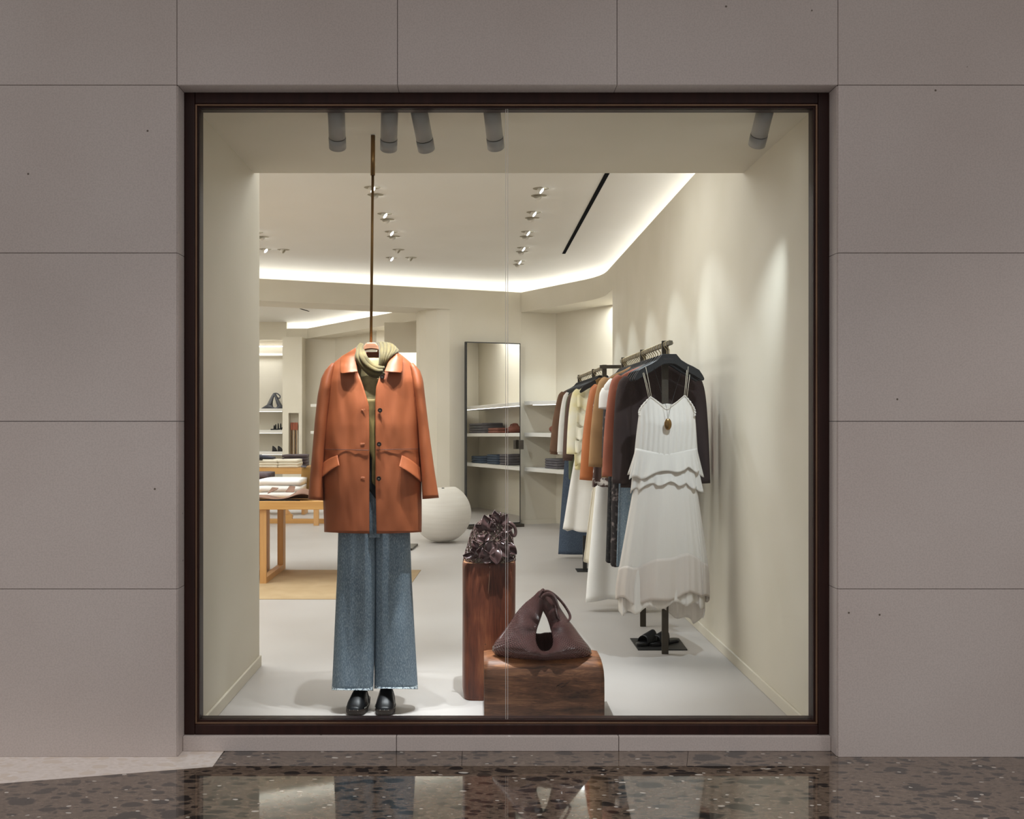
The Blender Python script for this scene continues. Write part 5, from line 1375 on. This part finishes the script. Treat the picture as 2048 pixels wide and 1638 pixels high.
# ================================================================== SHELF GOODS
# far left bay: grey pyramid bag, sandals, shoes, vases
gb = thing('grey_bag', 'grey leather triangular bag on the top shelf of the far left bay', 'bag', (PX(546, 17.05), 17.1, ZB[0]))
gD = 17.08
go_ = [(548,786),(552,789),(556,797),(561,806),(566,814),(566,817.3),(545,817.6),(523,817.5),(526,815),(533,811),(539,800),(544,791)]
gi_ = [(549,792),(551,798),(553,806),(555,811),(553,815),(549,815.5),(545.5,813),(545,806),(546,799),(547.5,794)]
def gsheet(sg):
    cc = Vector((549, 805))
    def ang(L):
        return sorted([((math.atan2(loop_pt(L, k/200).x-cc.x, -(loop_pt(L, k/200).y-cc.y))) % (2*PI), k/200) for k in range(200)])
    To, Ti = ang(go_), ang(gi_)
    pts = [(at_angle(go_, To, 2*PI*k/60), at_angle(gi_, Ti, 2*PI*k/60)) for k in range(60)]
    def f(u, v):
        o, i = pts[int(round(u*60)) % 60]; p = o.lerp(i, v); return P(p.x, p.y, gD - sg*.09*math.sin(PI*min(1, v))*.8*min(1, (p.y-783)/20) - sg*.03*v)
    MB().grid(f, 60, 10, True, True).build('body', M['grey_leather'], gb, solid=.006*sg)
gsheet(1); gsheet(-1)
MB().tube(catmull([P(x, y, gD-.03) for x, y in ((548,788),(551,786.5),(556,788),(560,792),(560,795.5),(557,796.5),(553,793),(550,789))], 24), .010, 6).build('handle', M['grey_leather'], gb)
def shoe(label, name, px0, px1, D, z, mat, h, strappy):
    t = thing(name, label, 'shoe', (PX((px0+px1)/2, D), D, z)); x0, x1 = PX(px0, D), PX(px1, D); L = x1-x0
    def so(u, v):
        a = 2*PI*u; return Vector(((x0+x1)/2 + L/2*math.cos(a), D + .035*math.sin(a)*(1-.2*math.cos(a)), z + .001 + .018*v + (.03*(max(0, math.cos(a)))**2 if strappy else 0)))
    mb = MB().grid(so, 28, 2, True, True); mb.build('sole', mat, t, solid=.006)
    if strappy:
        for q, hh_ in ((.30, .06), (.42, .075), (.62, .09), (.82, .09)):
            xx = lerp(x0, x1, q); MB().tube([Vector((xx, D + .035*math.cos(PI*k/8), z + .015 + hh_*math.sin(PI*k/8))) for k in range(9)], .007, 5).build('strap', mat, t)
        MB().tube([Vector((x1-.02, D, z+.03)), Vector((x1-.03, D, z))], .01, 6).build('heel', mat, t)
    else:
        def upf(u, v):
            a = PI*u; xx = lerp(x0+.01, x1-.01, v); hh_ = h*(.75+.25*math.cos(v*PI))*(min(1, (1-v)*4+.25))
            return Vector((xx, D + .036*math.cos(a), z + .018 + hh_*math.sin(a)**.7))
        MB().grid(upf, 12, 14).build('upper', mat, t, solid=.004)
shoe('black strappy heeled sandal on the middle shelf of the far left bay', 'sandal', 541, 566, 17.02, ZB[1], M['black_leather'], .07, True)
shoe('dark woven flat shoe on the bottom shelf of the far left bay', 'flat_shoe', 544, 554.5, 17.02, ZB[2], M['lace_black'], .075, False)
shoe('second dark woven flat shoe at the right end of the bottom bay shelf', 'flat_shoe', 555, 566, 17.02, ZB[2], M['lace_black'], .075, False)
for px, D, z, r, h, lb in ((512, 17.05, ZB[2], .05, .13, 'small white bottle vase on the bottom shelf of the far left bay'), (511, 17.05, ZB[1], .045, .07, 'small white dish on the middle shelf of the far left bay')):
    t = thing('small_vase', lb, 'vase', (PX(px, D), D, z)); n = 20
    pr_ = [(.55, 0), (.95, .2), (1, .45), (.75, .75), (.3, .88), (.2, 1.0)] if h > .1 else [(.5, 0), (.9, .3), (1, .6), (.8, .85), (.3, 1)]
    MB().loft([[Vector((PX(px, D)+r*a_*math.cos(2*PI*k/n), D+r*a_*math.sin(2*PI*k/n), z+h*b_)) for k in range(n)] for a_, b_ in pr_], True, True).build('body', M['white_gloss'], t)
# belts in the alcove
bl_ = ['leftmost', 'second', 'third', 'rightmost']
for k in range(4):
    xx = PX(583 + 3.7*k, 16.62); t = thing('hanging_belt', '%s of four belts with orange tops hanging in the far pier alcove' % bl_[k], 'belt', (xx, 16.62, PZ(925, 16.6)), 'belts hanging in the alcove')
    MB().box(xx-.013, xx+.013, 16.60, 16.625, PZ(860, 16.6), PZ(845, 16.6)).build('header', M['rust'], t, bevel=.003)
    MB().box(xx-.011, xx-.001, 16.605, 16.62, PZ(925, 16.6), PZ(860, 16.6)).build('strap', M['tan_suede'], t)
    MB().box(xx+.001, xx+.009, 16.610, 16.62, PZ(925, 16.6), PZ(860, 16.6)).build('strap', M['lace_black'] if k % 2 == 0 else M['cream_cloth'], t)
# niche shelf goods (direct and in mirror)
def on_niche(t, dpt, z): p = C2 + u2*t - n2*dpt; return Vector((p.x, p.y, z))
def niche_fold(t, w, dp, zz, n, h, mat, desc, group):
    for k in range(n):
        pos = 'bottom one' if k == 0 else ('top one' if k == n-1 else '%s from the bottom' % ORD[k])
        a = on_niche(t-w/2, .06, 0); mb = MB(); rings = []
        for i in range(9):
            s_ = lerp(-w/2, w/2, i/8); ring = []
            for j in range(9):
                q = -PI/2 + PI*j/8; dd = .34 + math.cos(q)*h*.5; p = on_niche(t+s_, dd, zz + k*h + h*.48*(1+math.sin(q)) + .003*noise.noise(Vector((s_*9, k, 2)))); ring.append(p)
            ring += [on_niche(t+s_, .06, zz+(k+.96)*h), on_niche(t+s_, .06, zz+k*h)]
            rings.append(ring)
        o = mb.loft(rings, True, True).build('folded_trousers', mat); tag(o, '%s, %s' % (desc, pos), 'clothes', group)
niche_fold(.42, .26, 0, ZN[2], 4, .030, M['grey_fold'], 'grey trousers on the lowest niche shelf', 'grey trousers on the lowest niche shelf')
niche_fold(1.22, .30, 0, ZN[2], 4, .036, M['grey_fold'], 'grey folded trousers beside the jeans, lowest niche shelf', 'grey trousers beside the jeans')
niche_fold(1.68, .42, 0, ZN[2], 4, .033, M['denim_dark'], 'dark folded jeans on the lowest niche shelf', 'dark jeans on the lowest niche shelf')
niche_fold(2.35, .42, 0, ZN[2], 3, .033, M['denim_dark'], 'dark jeans, second pile on the lowest niche shelf', 'second pile of dark jeans')
niche_fold(2.35, .60, 0, ZN[1], 4, .036, M['grey_fold'], 'grey folded trousers on the middle niche shelf', 'grey trousers on the middle niche shelf')
niche_fold(1.62, .42, 0, ZN[1], 2, .036, M['red_brown'], 'red-brown leather on the middle niche shelf', 'red-brown leather on the middle niche shelf')
for tt, zz, lb, mat in ((.36, ZN[1], 'red-brown soft leather pouch on the middle niche shelf near the corner', M['red_brown']), (1.15, ZN[1], 'second red-brown leather pouch on the middle niche shelf, seen in the mirror', M['red_brown'])):
    c = on_niche(tt, .22, zz); t = thing('leather_pouch', lb, 'bag', c)
    def pf(p, u, v): p = p*(1+.12*noise.noise(p*14)); p.z = max(p.z, -.045) + (.03 if abs(p.x)+abs(p.y) < .05 and p.z > 0 else 0); return p
    MB().ball(c + Vector((0, 0, .045)), .10, .09, .055, 24, 14, pf).build('body', mat, t)
    MB().tube(catmull([c + Vector((-.05,-.04,.07)), c + Vector((-.02,-.05,.11)), c + Vector((.03,-.05,.10)), c + Vector((.06,-.03,.06))], 12), .008, 6).build('strap', mat, t)
